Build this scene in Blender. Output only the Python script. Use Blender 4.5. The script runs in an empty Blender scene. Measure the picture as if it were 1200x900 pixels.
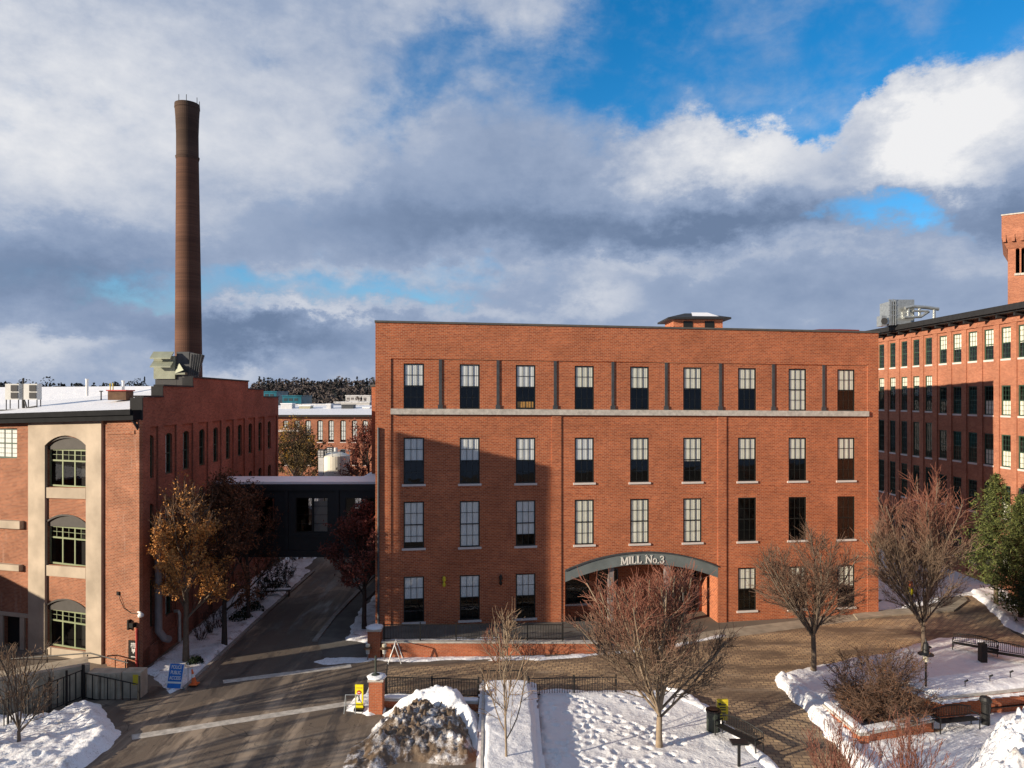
import bpy, bmesh, math, random
import numpy as np
from mathutils import Vector, Matrix
R = math.radians
sc = bpy.context.scene
COL = sc.collection
FPX = 860.0; CX = 600.0; CY = 466.0; HC = 14.6
BETA = R(27.0); ELEV = R(13.8)
SUN = Vector((-math.cos(ELEV)*math.cos(BETA), -math.cos(ELEV)*math.sin(BETA), math.sin(ELEV)))

# ------------------------------------------------------------------ survey of the place
def gz(x):                                  # the street climbs gently to the east
    return 0.014*max(0.0, x-8.0)
def G(px, py, z=0.0):                       # point on the ground (plus z) seen at a pixel of the photo
    dx = (px-CX)/FPX; dz = (CY-py)/FPX
    t = (HC-z)/(-dz)
    if dx*t > 8: t = (HC-z+0.112)/(0.014*dx-dz)
    return Vector((dx*t, t, gz(dx*t)+z))
def X_(px, Y): return (px-CX)/FPX*Y
def Z_(py, Y): return HC+(CY-py)/FPX*Y

# ------------------------------------------------------------------ materials
MAT = {}
def nodes(m):
    m.use_nodes = True; nt = m.node_tree; nt.nodes.clear()
    out = nt.nodes.new('ShaderNodeOutputMaterial'); b = nt.nodes.new('ShaderNodeBsdfPrincipled')
    nt.links.new(b.outputs[0], out.inputs[0]); return nt, b, out
def nd(nt, typ, **kw):
    n = nt.nodes.new(typ)
    for k, v in kw.items():
        if k in n.inputs: 
            if hasattr(v, 'is_output'): nt.links.new(v, n.inputs[k])
            else: n.inputs[k].default_value = v
        else: setattr(n, k, v)
    return n
def L(nt, a, b): nt.links.new(a, b)
def c4(c): return (c[0], c[1], c[2], 1)
def ramp(nt, fac, stops):
    r = nt.nodes.new('ShaderNodeValToRGB'); L(nt, fac, r.inputs[0])
    e = r.color_ramp.elements
    while len(e) < len(stops): e.new(.5)
    for i, (p, c) in enumerate(stops):
        e[i].position = p; e[i].color = c4(c) if not isinstance(c, (int, float)) else (c, c, c, 1)
    return r.outputs[0]
def mixc(nt, fac, a, b, mode='MIX'):
    m = nt.nodes.new('ShaderNodeMix'); m.data_type = 'RGBA'; m.blend_type = mode
    for sock, v in ((m.inputs[0], fac), (m.inputs[6], a), (m.inputs[7], b)):
        if hasattr(v, 'is_output'): L(nt, v, sock)
        elif isinstance(v, (int, float)): sock.default_value = v
        else: sock.default_value = c4(v)
    return m.outputs[2]
def obj_co(nt, kind='Object'):
    return nt.nodes.new('ShaderNodeTexCoord').outputs[kind]
def noise(nt, co, scale, detail=4, rough=.55, dist=0):
    n = nd(nt, 'ShaderNodeTexNoise', Scale=scale, Detail=detail, Roughness=rough, Distortion=dist); L(nt, co, n.inputs['Vector']); return n.outputs['Fac']
def mapping(nt, co, scale=(1,1,1), rot=(0,0,0), loc=(0,0,0)):
    m = nt.nodes.new('ShaderNodeMapping'); L(nt, co, m.inputs[0]); m.inputs['Scale'].default_value = scale
    m.inputs['Rotation'].default_value = rot; m.inputs['Location'].default_value = loc; return m.outputs[0]
def bump(nt, b, h, strength=.3, dist=.02):
    n = nd(nt, 'ShaderNodeBump', Strength=strength, Distance=dist); L(nt, h, n.inputs['Height']); L(nt, n.outputs[0], b.inputs['Normal'])

def m_plain(name, col, rough=.6, metal=0, var=.25, scale=3, bmp=0, spec=.4):
    m = bpy.data.materials.new(name); nt, b, o = nodes(m)
    co = obj_co(nt); n = noise(nt, co, scale, 5)
    d = tuple(c*(1-var) for c in col); u = tuple(min(1, c*(1+var*.8)) for c in col)
    L(nt, ramp(nt, n, [(.3, d), (.7, u)]), b.inputs['Base Color'])
    b.inputs['Roughness'].default_value = rough; b.inputs['Metallic'].default_value = metal
    b.inputs['Specular IOR Level'].default_value = spec
    if bmp: bump(nt, b, noise(nt, co, scale*8, 4), .5, bmp)
    MAT[name] = m; return m

def m_brick(name, c1, c2, mortar, bw=.215, bh=.075, ms=.009, stain=.25, stain_col=None, msm=.1):
    m = bpy.data.materials.new(name); nt, b, o = nodes(m)
    uv = obj_co(nt, 'UV'); co = obj_co(nt)
    t = nd(nt, 'ShaderNodeTexBrick', Scale=1.0); L(nt, uv, t.inputs['Vector'])
    t.inputs['Color1'].default_value = c4(c1); t.inputs['Color2'].default_value = c4(c2); t.inputs['Mortar'].default_value = c4(mortar)
    t.inputs['Mortar Size'].default_value = ms; t.inputs['Brick Width'].default_value = bw; t.inputs['Row Height'].default_value = bh
    t.inputs['Mortar Smooth'].default_value = msm; t.inputs['Bias'].default_value = 0.0
    big = noise(nt, mapping(nt, uv, (.35, .35, 1)), 1.0, 6, .6)
    streak = noise(nt, mapping(nt, uv, (.5, 1.6, 1)), 1.0, 4, .5)
    fine = noise(nt, uv, 9.0, 3, .6)
    c = mixc(nt, 1.0, t.outputs['Color'], ramp(nt, big, [(.3, 1-stain), (.72, 1+stain*.3)]), 'MULTIPLY')
    c = mixc(nt, 1.0, c, ramp(nt, streak, [(.3, 1-stain*.35), (.7, 1.04)]), 'MULTIPLY')
    c = mixc(nt, 1.0, c, ramp(nt, fine, [(.3, .82), (.7, 1.12)]), 'MULTIPLY')
    if stain_col:
        drip = noise(nt, mapping(nt, uv, (1.6, .22, 1), loc=(5, 3, 0)), 1.0, 5, .65)
        c = mixc(nt, ramp(nt, drip, [(.6, 0.0), (.78, .55)]), c, stain_col)
    L(nt, c, b.inputs['Base Color']); b.inputs['Roughness'].default_value = .88; b.inputs['Specular IOR Level'].default_value = .2
    bump(nt, b, t.outputs['Fac'], -.35, .006)
    MAT[name] = m; return m

m_brick('brick_main', (.53, .145, .056), (.33, .078, .033), (.52, .28, .17), bw=.26, bh=.098, ms=.013, stain=.24, stain_col=(.24, .085, .05))
m_brick('brick_old', (.43, .15, .075), (.27, .085, .045), (.42, .30, .21), bh=.08, ms=.010, stain=.38, stain_col=(.5, .36, .29))
m_brick('brick_side', (.40, .14, .085), (.26, .085, .055), (.30, .19, .14), bh=.08, ms=.008, stain=.35, stain_col=(.30, .14, .09))
m_brick('brick_mill', (.46, .175, .095), (.33, .115, .065), (.45, .28, .2), bh=.08, ms=.006, stain=.25)
m_brick('brick_stack', (.18, .085, .052), (.12, .055, .038), (.15, .095, .07), bw=.3, bh=.11, ms=.012, stain=.45)
m_brick('brick_stack_top', (.11, .068, .048), (.08, .05, .038), (.09, .06, .045), bw=.3, bh=.11, ms=.012, stain=.4)
m_brick('brick_garden', (.56, .155, .06), (.44, .11, .045), (.45, .27, .18), ms=.009, stain=.25)
m_plain('stone_band', (.50, .47, .42), .85, var=.25, scale=4, bmp=.02)
m_plain('sill_stone', (.62, .57, .53), .8, var=.12, scale=6)
m_plain('coping', (.10, .095, .085), .6, var=.2)
m_plain('tan_render', (.42, .35, .27), .85, var=.24, scale=.7, bmp=.008)
m_plain('concrete', (.42, .37, .28), .9, var=.28, scale=1.6, bmp=.02)
m_plain('frame_dark', (.012, .013, .011), .4, var=.1)
m_plain('frame_green', (.035, .075, .05), .5, var=.15)
m_plain('frame_sage', (.22, .26, .14), .5, var=.1)
m_plain('arch_panel', (.055, .05, .045), .7, var=.15)
m_plain('arch_band', (.15, .175, .175), .45, var=.18, scale=1.2, spec=.5)
m_plain('letter_metal', (.72, .70, .65), .4, var=.05)
m_plain('black_steel', (.02, .021, .022), .5, var=.2)
m_plain('iron', (.012, .012, .012), .5, var=.2)
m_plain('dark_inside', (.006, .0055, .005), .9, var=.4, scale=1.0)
m_plain('curtain', (.78, .77, .66), .9, var=.06, scale=2)
m_plain('curtain_pale', (.78, .80, .79), .9, var=.06, scale=2)
m_plain('amber_shade', (.55, .28, .06), .9, var=.25, scale=8)
m_plain('roof_dark', (.016, .016, .017), .7, var=.3)
m_plain('fascia', (.016, .017, .019), .85, var=.2, scale=2, spec=.1)
m_plain('shingle_red', (.20, .035, .03), .7, var=.2)
m_plain('galv', (.50, .52, .50), .35, .7, var=.2, scale=4)
m_plain('galv_green', (.30, .32, .24), .5, .25, var=.2, scale=1.5)
m_plain('dark_glass_wall', (.05, .07, .08), .3, var=.3)
m_plain('grey_metal', (.07, .075, .08), .5, .2, var=.25)
m_plain('pipe_grey', (.22, .20, .20), .5, var=.15)
m_plain('ac_white', (.62, .62, .58), .5, var=.08)
m_plain('grille_dark', (.05, .05, .05), .7, var=.3, scale=30)
m_plain('red_paint', (.45, .05, .04), .55, var=.3, scale=6)
m_plain('orange_plastic', (.75, .16, .04), .6, var=.15)
m_plain('blue_paint', (.02, .17, .55), .45, var=.08)
m_plain('white_paint', (.78, .77, .74), .5, var=.06)
m_plain('yellow_paint', (.80, .72, .02), .45, var=.08)
m_plain('yellow_old', (.62, .50, .03), .55, var=.15)
m_plain('black_paint', (.01, .01, .01), .35, var=.1)
m_plain('bin_green', (.045, .055, .045), .45, var=.2)
m_plain('tank_white', (.72, .68, .58), .45, var=.1, scale=1.2)
m_plain('teal_glass', (.03, .16, .22), .3, var=.4, scale=.3)
m_plain('far_white', (.6, .6, .6), .7, var=.1)
m_plain('far_tan', (.4, .38, .27), .7, var=.1)
m_plain('wood_brown', (.12, .065, .035), .8, var=.3)
m_plain('lamp_glass', (.7, .65, .5), .4, var=.05)
m_plain('hill_soil', (.05, .042, .035), .95, var=.4, scale=.05)
m_plain('wood_brown_far', (.085, .07, .066), .95, var=.35, scale=.06)
m_plain('wood_green_far', (.024, .03, .032), .95, var=.35, scale=.08)
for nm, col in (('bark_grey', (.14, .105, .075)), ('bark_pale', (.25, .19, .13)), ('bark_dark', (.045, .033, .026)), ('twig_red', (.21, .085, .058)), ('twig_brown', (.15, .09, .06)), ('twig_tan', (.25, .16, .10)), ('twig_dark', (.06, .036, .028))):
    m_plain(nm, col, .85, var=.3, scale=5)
def m_twig():
    m = bpy.data.materials.new('twig_redtip'); nt, b, o = nodes(m); s = nt.nodes.new('ShaderNodeSeparateXYZ'); L(nt, obj_co(nt, 'Generated'), s.inputs[0])
    n = noise(nt, obj_co(nt), 1.5, 3); a = nt.nodes.new('ShaderNodeMath'); a.operation = 'MULTIPLY_ADD'; L(nt, n, a.inputs[0]); a.inputs[1].default_value = .5; L(nt, s.outputs[2], a.inputs[2])
    L(nt, ramp(nt, a.outputs[0], [(.70, (.20, .135, .09)), (1.05, (.25, .095, .06))]), b.inputs['Base Color']); b.inputs['Roughness'].default_value = .8; MAT['twig_redtip'] = m
m_twig()
def m_leaf(name, a, b_, sc_=1.3):
    m = bpy.data.materials.new(name); nt, b, o = nodes(m)
    g = nt.nodes.new('ShaderNodeNewGeometry')
    L(nt, ramp(nt, g.outputs['Random Per Island'], [(0, a), (1, b_)]), b.inputs['Base Color'])
    b.inputs['Roughness'].default_value = .75; b.inputs['Specular IOR Level'].default_value = .2
    MAT[name] = m
m_leaf('leaf_oak', (.32, .13, .035), (.60, .29, .09))
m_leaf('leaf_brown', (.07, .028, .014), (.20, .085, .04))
m_leaf('leaf_maroon', (.10, .028, .022), (.22, .065, .045))
m_leaf('leaf_olive', (.07, .05, .022), (.13, .09, .035))
m_leaf('leaf_gold', (.35, .2, .03), (.5, .3, .05))
m_leaf('needle', (.018, .032, .010), (.15, .17, .05))
m_leaf('needle_dark', (.010, .022, .012), (.04, .06, .025))
m_leaf('holly', (.006, .014, .006), (.02, .035, .014))

def m_glass(name, tint=.96, rough=.02):
    m = bpy.data.materials.new(name); m.use_nodes = True; nt = m.node_tree; nt.nodes.clear()
    out = nt.nodes.new('ShaderNodeOutputMaterial'); t = nt.nodes.new('ShaderNodeBsdfTransparent'); t.inputs[0].default_value = (tint, tint*1.01, tint, 1)
    g = nt.nodes.new('ShaderNodeBsdfGlossy'); g.inputs['Roughness'].default_value = rough
    co = obj_co(nt); n = noise(nt, co, .9, 2)
    bp = nd(nt, 'ShaderNodeBump', Strength=.25, Distance=.02); L(nt, n, bp.inputs['Height']); L(nt, bp.outputs[0], g.inputs['Normal'])
    ge = nt.nodes.new('ShaderNodeNewGeometry'); dt = nt.nodes.new('ShaderNodeVectorMath'); dt.operation = 'DOT_PRODUCT'; L(nt, ge.outputs['Incoming'], dt.inputs[0]); L(nt, ge.outputs['Normal'], dt.inputs[1])
    def mm(op, a, b):
        q = nt.nodes.new('ShaderNodeMath'); q.operation = op
        for i, v in enumerate((a, b)):
            if hasattr(v, 'is_output'): L(nt, v, q.inputs[i])
            else: q.inputs[i].default_value = v
        return q.outputs[0]
    F_ = mm('ADD', mm('MULTIPLY', mm('POWER', mm('SUBTRACT', 1.0, mm('MINIMUM', mm('ABSOLUTE', dt.outputs['Value'], 0.0), 1.0)), 5.0), .94), .055)
    x = nt.nodes.new('ShaderNodeMixShader'); L(nt, F_, x.inputs[0]); L(nt, t.outputs[0], x.inputs[1]); L(nt, g.outputs[0], x.inputs[2]); L(nt, x.outputs[0], out.inputs[0])
    MAT[name] = m
m_glass('glass'); m_glass('glass_dark', .45)

def m_snow(name, dirt=0.0, foot=0.0, dirtcol=(.16, .11, .07), bscale=1.0, clump=0.0):
    m = bpy.data.materials.new(name); nt, b, o = nodes(m)
    co = obj_co(nt)
    n1 = noise(nt, co, 1.6, 5, .6); n2 = noise(nt, co, 9, 4, .6)
    c = ramp(nt, n1, [(.3, (.80, .81, .84)), (.7, (.88, .88, .88))])
    if dirt:
        dn = noise(nt, co, 1.1, 8, .72)
        k = ramp(nt, dn, [(.62-dirt*.35, 0.0), (.80-dirt*.35, 1.0)])
        c = mixc(nt, k, c, dirtcol)
        sp = noise(nt, co, 14, 3, .7); c = mixc(nt, ramp(nt, sp, [(.62-dirt*.1, 0.0), (.70-dirt*.1, .8)]), c, tuple(x*.7 for x in dirtcol))
    L(nt, c, b.inputs['Base Color']); b.inputs['Roughness'].default_value = .55; b.inputs['Specular IOR Level'].default_value = .35
    h = nt.nodes.new('ShaderNodeMath'); h.operation = 'MULTIPLY_ADD'; L(nt, n1, h.inputs[0]); h.inputs[1].default_value = 1.0*bscale
    s = nt.nodes.new('ShaderNodeMath'); s.operation = 'MULTIPLY'; L(nt, n2, s.inputs[0]); s.inputs[1].default_value = .35*bscale; L(nt, s.outputs[0], h.inputs[2])
    hh = h.outputs[0]
    if foot:
        v = nd(nt, 'ShaderNodeTexVoronoi', Scale=1.9); L(nt, mapping(nt, co, (1, 1.5, 1), rot=(0, 0, .5)), v.inputs['Vector'])
        pit = ramp(nt, v.outputs['Distance'], [(.12, 0.0), (.24, 1.0)])
        mask = ramp(nt, noise(nt, co, .28, 3), [(.46, 0.0), (.54, 1.0)])
        pm = mixc(nt, mask, (1, 1, 1), pit)
        q = nt.nodes.new('ShaderNodeMath'); q.operation = 'MULTIPLY_ADD'; L(nt, pm, q.inputs[0]); q.inputs[1].default_value = foot; L(nt, hh, q.inputs[2]); hh = q.outputs[0]
    bump(nt, b, hh, .8, .10)
    MAT[name] = m
m_snow('snow'); m_snow('snow_lawn', foot=.35); m_snow('snow_dirty', dirt=.80, clump=1); m_snow('snow_speck', dirt=.15, dirtcol=(.3, .25, .2)); m_snow('snow_roof', bscale=.3); m_snow('snow_litter', dirt=.28, dirtcol=(.14, .09, .06)); m_snow('snow_far', dirt=.3, dirtcol=(.2, .17, .14))

def m_asphalt():
    m = bpy.data.materials.new('asphalt'); nt, b, o = nodes(m); co = obj_co(nt)
    base = ramp(nt, noise(nt, co, 30, 3), [(.3, (.11, .083, .06)), (.7, (.185, .14, .10))])
    tracks = noise(nt, mapping(nt, co, (.75, .07, 1), rot=(0, 0, .05)), 1.0, 5, .6)
    c = mixc(nt, ramp(nt, tracks, [(.50, 0.0), (.62, .75)]), base, (.42, .325, .23))
    wet = noise(nt, mapping(nt, co, (.9, .16, 1), rot=(0, 0, -.1), loc=(3, 7, 0)), 1.0, 6, .7)
    c = mixc(nt, ramp(nt, wet, [(.52, 0.0), (.60, .8)]), c, (.05, .041, .034))
    salt = noise(nt, co, .5, 7, .7)
    c = mixc(nt, ramp(nt, salt, [(.52, 0.0), (.70, .6)]), c, (.30, .25, .19))
    grit = noise(nt, co, 11, 3, .8)
    c = mixc(nt, ramp(nt, grit, [(.66, 0.0), (.74, .7)]), c, (.45, .4, .34))
    cr = noise(nt, co, .35, 3, .5, 1.2); m1 = nt.nodes.new('ShaderNodeMath'); m1.operation = 'SUBTRACT'; L(nt, cr, m1.inputs[0]); m1.inputs[1].default_value = .5
    m2 = nt.nodes.new('ShaderNodeMath'); m2.operation = 'ABSOLUTE'; L(nt, m1.outputs[0], m2.inputs[0])
    c = mixc(nt, ramp(nt, m2.outputs[0], [(.0, .85), (.0035, 0.0)]), c, (.025, .02, .018))
    v = nd(nt, 'ShaderNodeTexVoronoi', Scale=.16); L(nt, co, v.inputs['Vector']); sc_ = nt.nodes.new('ShaderNodeSeparateColor'); L(nt, v.outputs['Color'], sc_.inputs[0])
    c = mixc(nt, ramp(nt, sc_.outputs[0], [(.72, 0.0), (.74, .45)]), c, (.07, .058, .05))
    L(nt, c, b.inputs['Base Color'])
    L(nt, ramp(nt, wet, [(.5, .85), (.62, .5)]), b.inputs['Roughness'])
    bump(nt, b, noise(nt, co, 40, 3), .3, .01); MAT['asphalt'] = m
m_asphalt()
def m_paver():
    m = bpy.data.materials.new('pavers'); nt, b, o = nodes(m); co = obj_co(nt)
    t = nd(nt, 'ShaderNodeTexBrick', Scale=1.0); L(nt, mapping(nt, co, (1, 1, 1), rot=(0, 0, .14)), t.inputs['Vector'])
    t.inputs['Color1'].default_value = (.52, .36, .20, 1); t.inputs['Color2'].default_value = (.34, .23, .135, 1); t.inputs['Mortar'].default_value = (.10, .075, .055, 1)
    t.inputs['Mortar Size'].default_value = .022; t.inputs['Brick Width'].default_value = .34; t.inputs['Row Height'].default_value = .26; t.inputs['Mortar Smooth'].default_value = .2
    w = noise(nt, mapping(nt, co, (.16, .5, 1), rot=(0, 0, .35)), 1.0, 7, .65)
    c = mixc(nt, ramp(nt, w, [(.44, 0.0), (.58, .85)]), t.outputs['Color'], (.11, .075, .05))
    salt = noise(nt, mapping(nt, co, (.3, .8, 1), rot=(0, 0, .2), loc=(9, 2, 0)), 1.0, 6, .7)
    c = mixc(nt, ramp(nt, salt, [(.55, 0.0), (.72, .5)]), c, (.46, .36, .25))
    L(nt, c, b.inputs['Base Color']); b.inputs['Roughness'].default_value = .8
    bump(nt, b, t.outputs['Fac'], -.5, .015); MAT['pavers'] = m
m_paver()
m_plain('paint_worn', (.5, .46, .4), .8, var=.4, scale=3)
m_plain('walk_concrete', (.13, .12, .105), .9, var=.35, scale=.8, bmp=.01)
m_plain('kerb_stone', (.28, .25, .22), .85, var=.25, scale=3)
m_plain('granite_walk', (.34, .29, .22), .85, var=.3, scale=1.2)
m_plain('ground_far', (.16, .13, .10), .95, var=.6, scale=.08)

# ------------------------------------------------------------------ mesh collector
class MB:
    def __init__(s): s.v = []; s.f = []
    def quad(s, *p):
        n = len(s.v); s.v += [tuple(q) for q in p]; s.f.append(tuple(range(n, n+len(p))))
    def box(s, a, b, T=None):
        x0, y0, z0 = a; x1, y1, z1 = b
        P = [(x0,y0,z0),(x1,y0,z0),(x1,y1,z0),(x0,y1,z0),(x0,y0,z1),(x1,y0,z1),(x1,y1,z1),(x0,y1,z1)]
        if T: P = [T(p) for p in P]
        n = len(s.v); s.v += [tuple(p) for p in P]
        for f in ((0,3,2,1),(4,5,6,7),(0,1,5,4),(1,2,6,5),(2,3,7,6),(3,0,4,7)): s.f.append(tuple(n+i for i in f))
    def tube(s, pts, rad, n=6, cap=True):
        pts = [Vector(p) for p in pts]
        if isinstance(rad, (int, float)): rad = [rad]*len(pts)
        base = len(s.v)
        for i, p in enumerate(pts):
            d = (pts[min(i+1, len(pts)-1)]-pts[max(i-1, 0)])
            if d.length < 1e-9: d = Vector((0, 0, 1))
            d.normalize()
            a = Vector((0, 0, 1)) if abs(d.z) < .9 else Vector((1, 0, 0))
            u = d.cross(a).normalized(); w = d.cross(u)
            for k in range(n):
                t = 2*math.pi*k/n; q = p+(u*math.cos(t)+w*math.sin(t))*rad[i]; s.v.append((q.x, q.y, q.z))
        for i in range(len(pts)-1):
            for k in range(n):
                a0 = base+i*n+k; a1 = base+i*n+(k+1) % n
                s.f.append((a0, a1, a1+n, a0+n))
        if cap:
            s.f.append(tuple(base+k for k in range(n))[::-1]); s.f.append(tuple(base+(len(pts)-1)*n+k for k in range(n)))
    def lathe(s, c, prof, n=20):
        c = Vector(c); s.tube([c+Vector((0, 0, z)) for r, z in prof], [r for r, z in prof], n)
    def build(s, name, mat, parent=None, world=True, smooth=False):
        off = Vector((0, 0, 0))
        if parent is not None and world: off = WLOC[parent.name]
        me = bpy.data.meshes.new(name)
        me.from_pydata([(v[0]-off.x, v[1]-off.y, v[2]-off.z) for v in s.v], [], s.f)
        uvs(me); me.materials.append(MAT[mat])
        if smooth:
            me.polygons.foreach_set('use_smooth', [True]*len(me.polygons))
        o = bpy.data.objects.new(name, me); COL.objects.link(o)
        if parent is not None: o.parent = parent
        WLOC[o.name] = off if parent is not None and world else Vector((0, 0, 0))
        return o
WLOC = {}
def uvs(me):
    nl = len(me.loops)
    if nl == 0: return
    co = np.zeros(len(me.vertices)*3); me.vertices.foreach_get('co', co); co = co.reshape(-1, 3)
    vi = np.zeros(nl, dtype=np.int32); me.loops.foreach_get('vertex_index', vi)
    nf = len(me.polygons); nrm = np.zeros(nf*3); me.polygons.foreach_get('normal', nrm); nrm = nrm.reshape(-1, 3)
    tot = np.zeros(nf, dtype=np.int32); me.polygons.foreach_get('loop_total', tot)
    n = np.repeat(nrm, tot, axis=0); p = co[vi]
    h = np.hypot(n[:, 0], n[:, 1]); flat = h < .7
    hh = np.where(h < 1e-6, 1, h); tx = -n[:, 1]/hh; ty = n[:, 0]/hh
    sgn = np.where(np.abs(tx) > np.abs(ty), np.sign(tx), np.sign(ty)); tx = tx*sgn; ty = ty*sgn
    u = np.where(flat, p[:, 0], p[:, 0]*tx+p[:, 1]*ty); v = np.where(flat, p[:, 1], p[:, 2])
    uv = np.stack([u, v], axis=1).ravel()
    lay = me.uv_layers.new(name='UVMap'); lay.data.foreach_set('uv', uv)

def empty(name, loc=(0, 0, 0), rz=0):
    o = bpy.data.objects.new(name, None); COL.objects.link(o); o.location = loc; o.rotation_euler = (0, 0, rz); o.empty_display_size = .3
    WLOC[o.name] = Vector(loc); return o
def tag(o, label=None, cat=None, group=None, kind=None):
    if label: o['label'] = label
    if cat: o['category'] = cat
    if group: o['group'] = group
    if kind: o['kind'] = kind
    return o
def thing(name, label, cat, loc=(0, 0, 0), group=None, rz=0):
    return tag(empty(name, loc, rz), label, cat, group)
def lpart(name, mb, mat, parent, smooth=False):      # part in its parent's own coordinates
    return mb.build(name, mat, parent, world=False, smooth=smooth)
def copy_tree(o, parent=None):
    c = o.copy(); COL.objects.link(c); c.parent = parent; WLOC[c.name] = WLOC.get(o.name, Vector((0, 0, 0)))
    for ch in list(o.children): copy_tree(ch, c)
    return c

def drape(name, pts, off, mat, kind='structure', thick=0):
    """a flat sheet over the street, following its gentle slope"""
    bm = bmesh.new(); vs = [bm.verts.new((p[0], p[1], 0)) for p in pts]; bm.faces.new(vs)
    bmesh.ops.triangulate(bm, faces=bm.faces[:])
    bmesh.ops.bisect_plane(bm, geom=bm.verts[:]+bm.edges[:]+bm.faces[:], plane_co=(8, 0, 0), plane_no=(1, 0, 0))
    if thick:
        r = bmesh.ops.extrude_face_region(bm, geom=bm.faces[:]); 
        for e in r['geom']:
            if isinstance(e, bmesh.types.BMVert): e.co.z += thick
    for v in bm.verts: v.co.z += gz(v.co.x)+off
    bmesh.ops.recalc_face_normals(bm, faces=bm.faces[:])
    if not thick:
        for f in bm.faces:
            if f.normal.z < 0: f.normal_flip()
    me = bpy.data.meshes.new(name); bm.to_mesh(me); bm.free(); uvs(me); me.materials.append(MAT[mat])
    o = bpy.data.objects.new(name, me); COL.objects.link(o)
    if kind: o['kind'] = kind
    return o

# value noise for real surface relief
_rs = np.random.RandomState(7); _LAT = _rs.rand(128, 128)
def vn(x, y):
    xi = np.floor(x).astype(int); yi = np.floor(y).astype(int); fx = x-xi; fy = y-yi
    fx = fx*fx*(3-2*fx); fy = fy*fy*(3-2*fy)
    a = _LAT[xi % 128, yi % 128]; b = _LAT[(xi+1) % 128, yi % 128]; c = _LAT[xi % 128, (yi+1) % 128]; d = _LAT[(xi+1) % 128, (yi+1) % 128]
    return (a*(1-fx)+b*fx)*(1-fy)+(c*(1-fx)+d*fx)*fy
def fbm(x, y, o=4):
    s = 0; a = .5
    for i in range(o): s = s+a*vn(x*2**i+13*i, y*2**i+7*i); a *= .5
    return s
def sdist(px, py, poly):
    """signed distance to polygon, positive inside"""
    d = np.full(px.shape, 1e9); ins = np.zeros(px.shape, bool); n = len(poly)
    for i in range(n):
        ax, ay = poly[i][0], poly[i][1]; bx, by = poly[(i+1) % n][0], poly[(i+1) % n][1]
        ex, ey = bx-ax, by-ay; t = np.clip(((px-ax)*ex+(py-ay)*ey)/(ex*ex+ey*ey+1e-12), 0, 1)
        d = np.minimum(d, np.hypot(px-ax-t*ex, py-ay-t*ey))
        c = ((ay > py) != (by > py)) & (px < (bx-ax)*(py-ay)/(by-ay+1e-12)+ax); ins ^= c
    return np.where(ins, d, -d)
def snow(name, poly, h=.12, edge=.35, mat='snow', base=0.0, cell=.14, rough=.05, rs=1.5, dome=0.0, domew=2.0, chunk=0.0, wob=.25, kind='structure', bank=0.0, level=False, seed=0, prints=0):
    xs = [p[0] for p in poly]; ys = [p[1] for p in poly]
    gx = np.arange(min(xs)-.4, max(xs)+.4, cell); gy = np.arange(min(ys)-.4, max(ys)+.4, cell)
    Xg, Yg = np.meshgrid(gx, gy, indexing='ij')
    Xj = Xg; Yj = Yg
    sd = sdist(Xg, Yg, poly)+(fbm(Xg*1.3+seed, Yg*1.3, 3)-.45)*wob*2
    t = np.clip(sd/edge, -.5, 1); s = np.where(t > 0, np.sin(t*math.pi/2)**.8 if False else (1-(1-np.clip(t, 0, 1))**2), t)
    z = -.03+h*s+(fbm(Xg*rs+seed, Yg*rs+3, 4)-.47)*rough*2*np.clip(t+.2, 0, 1)
    if dome:
        dd = np.clip(sd/domew, 0, 1); z += dome*(dd*dd*(3-2*dd))*(.75+.5*fbm(Xg*.6+seed, Yg*.6, 3))
    if bank:                                    # a ploughed ridge along the edge
        z += bank*np.exp(-((sd-edge)/.35)**2)*(.4+1.2*fbm(Xg*2.2+seed, Yg*2.2, 3))
    if chunk:
        z += chunk*np.abs(fbm(Xg*3.1+seed, Yg*3.1, 4)-.47)*2.2*np.clip(t, 0, 1)+chunk*.8*(vn(Xg*5+3, Yg*5) > .68)*np.clip(t, 0, 1)*vn(Xg*9, Yg*9)
    if prints:
        rr = random.Random(seed+5)
        for k in range(prints):
            x = rr.uniform(min(xs), max(xs)); y = rr.uniform(min(ys), max(ys)); a = rr.uniform(0, 6.28)
            n = rr.randint(5, 14)
            for j in range(n):
                a += rr.uniform(-.25, .25); x += math.cos(a)*.5; y += math.sin(a)*.5; sgn = 1 if j % 2 else -1
                fx = x-math.sin(a)*.12*sgn; fy = y+math.cos(a)*.12*sgn
                dx = (Xg-fx)*math.cos(a)+(Yg-fy)*math.sin(a); dy = -(Xg-fx)*math.sin(a)+(Yg-fy)*math.cos(a)
                q = (dx/.19)**2+(dy/.11)**2; z -= .09*np.exp(-q*q*.9)*np.clip(t, 0, 1); z += .03*np.exp(-(q-2.2)**2)*np.clip(t, 0, 1)
    zz = z+base+(0 if level else .014*np.maximum(0, Xg-8))
    idx = -np.ones(Xg.shape, int); keep = sd > -.3
    cellk = keep[:-1, :-1] & keep[1:, :-1] & keep[:-1, 1:] & keep[1:, 1:]
    use = np.zeros(Xg.shape, bool); use[:-1, :-1] |= cellk; use[1:, :-1] |= cellk; use[:-1, 1:] |= cellk; use[1:, 1:] |= cellk
    idx[use] = np.arange(use.sum())
    v = np.stack([Xg[use], Yg[use], zz[use]], axis=1)
    I, J = np.nonzero(cellk)
    f = np.stack([idx[I, J], idx[I+1, J], idx[I+1, J+1], idx[I, J+1]], axis=1)
    me = bpy.data.meshes.new(name); me.from_pydata(v.tolist(), [], f.tolist()); me.polygons.foreach_set('use_smooth', [True]*len(me.polygons))
    me.materials.append(MAT[mat]); o = bpy.data.objects.new(name, me); COL.objects.link(o)
    if kind: o['kind'] = kind
    return o

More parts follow.
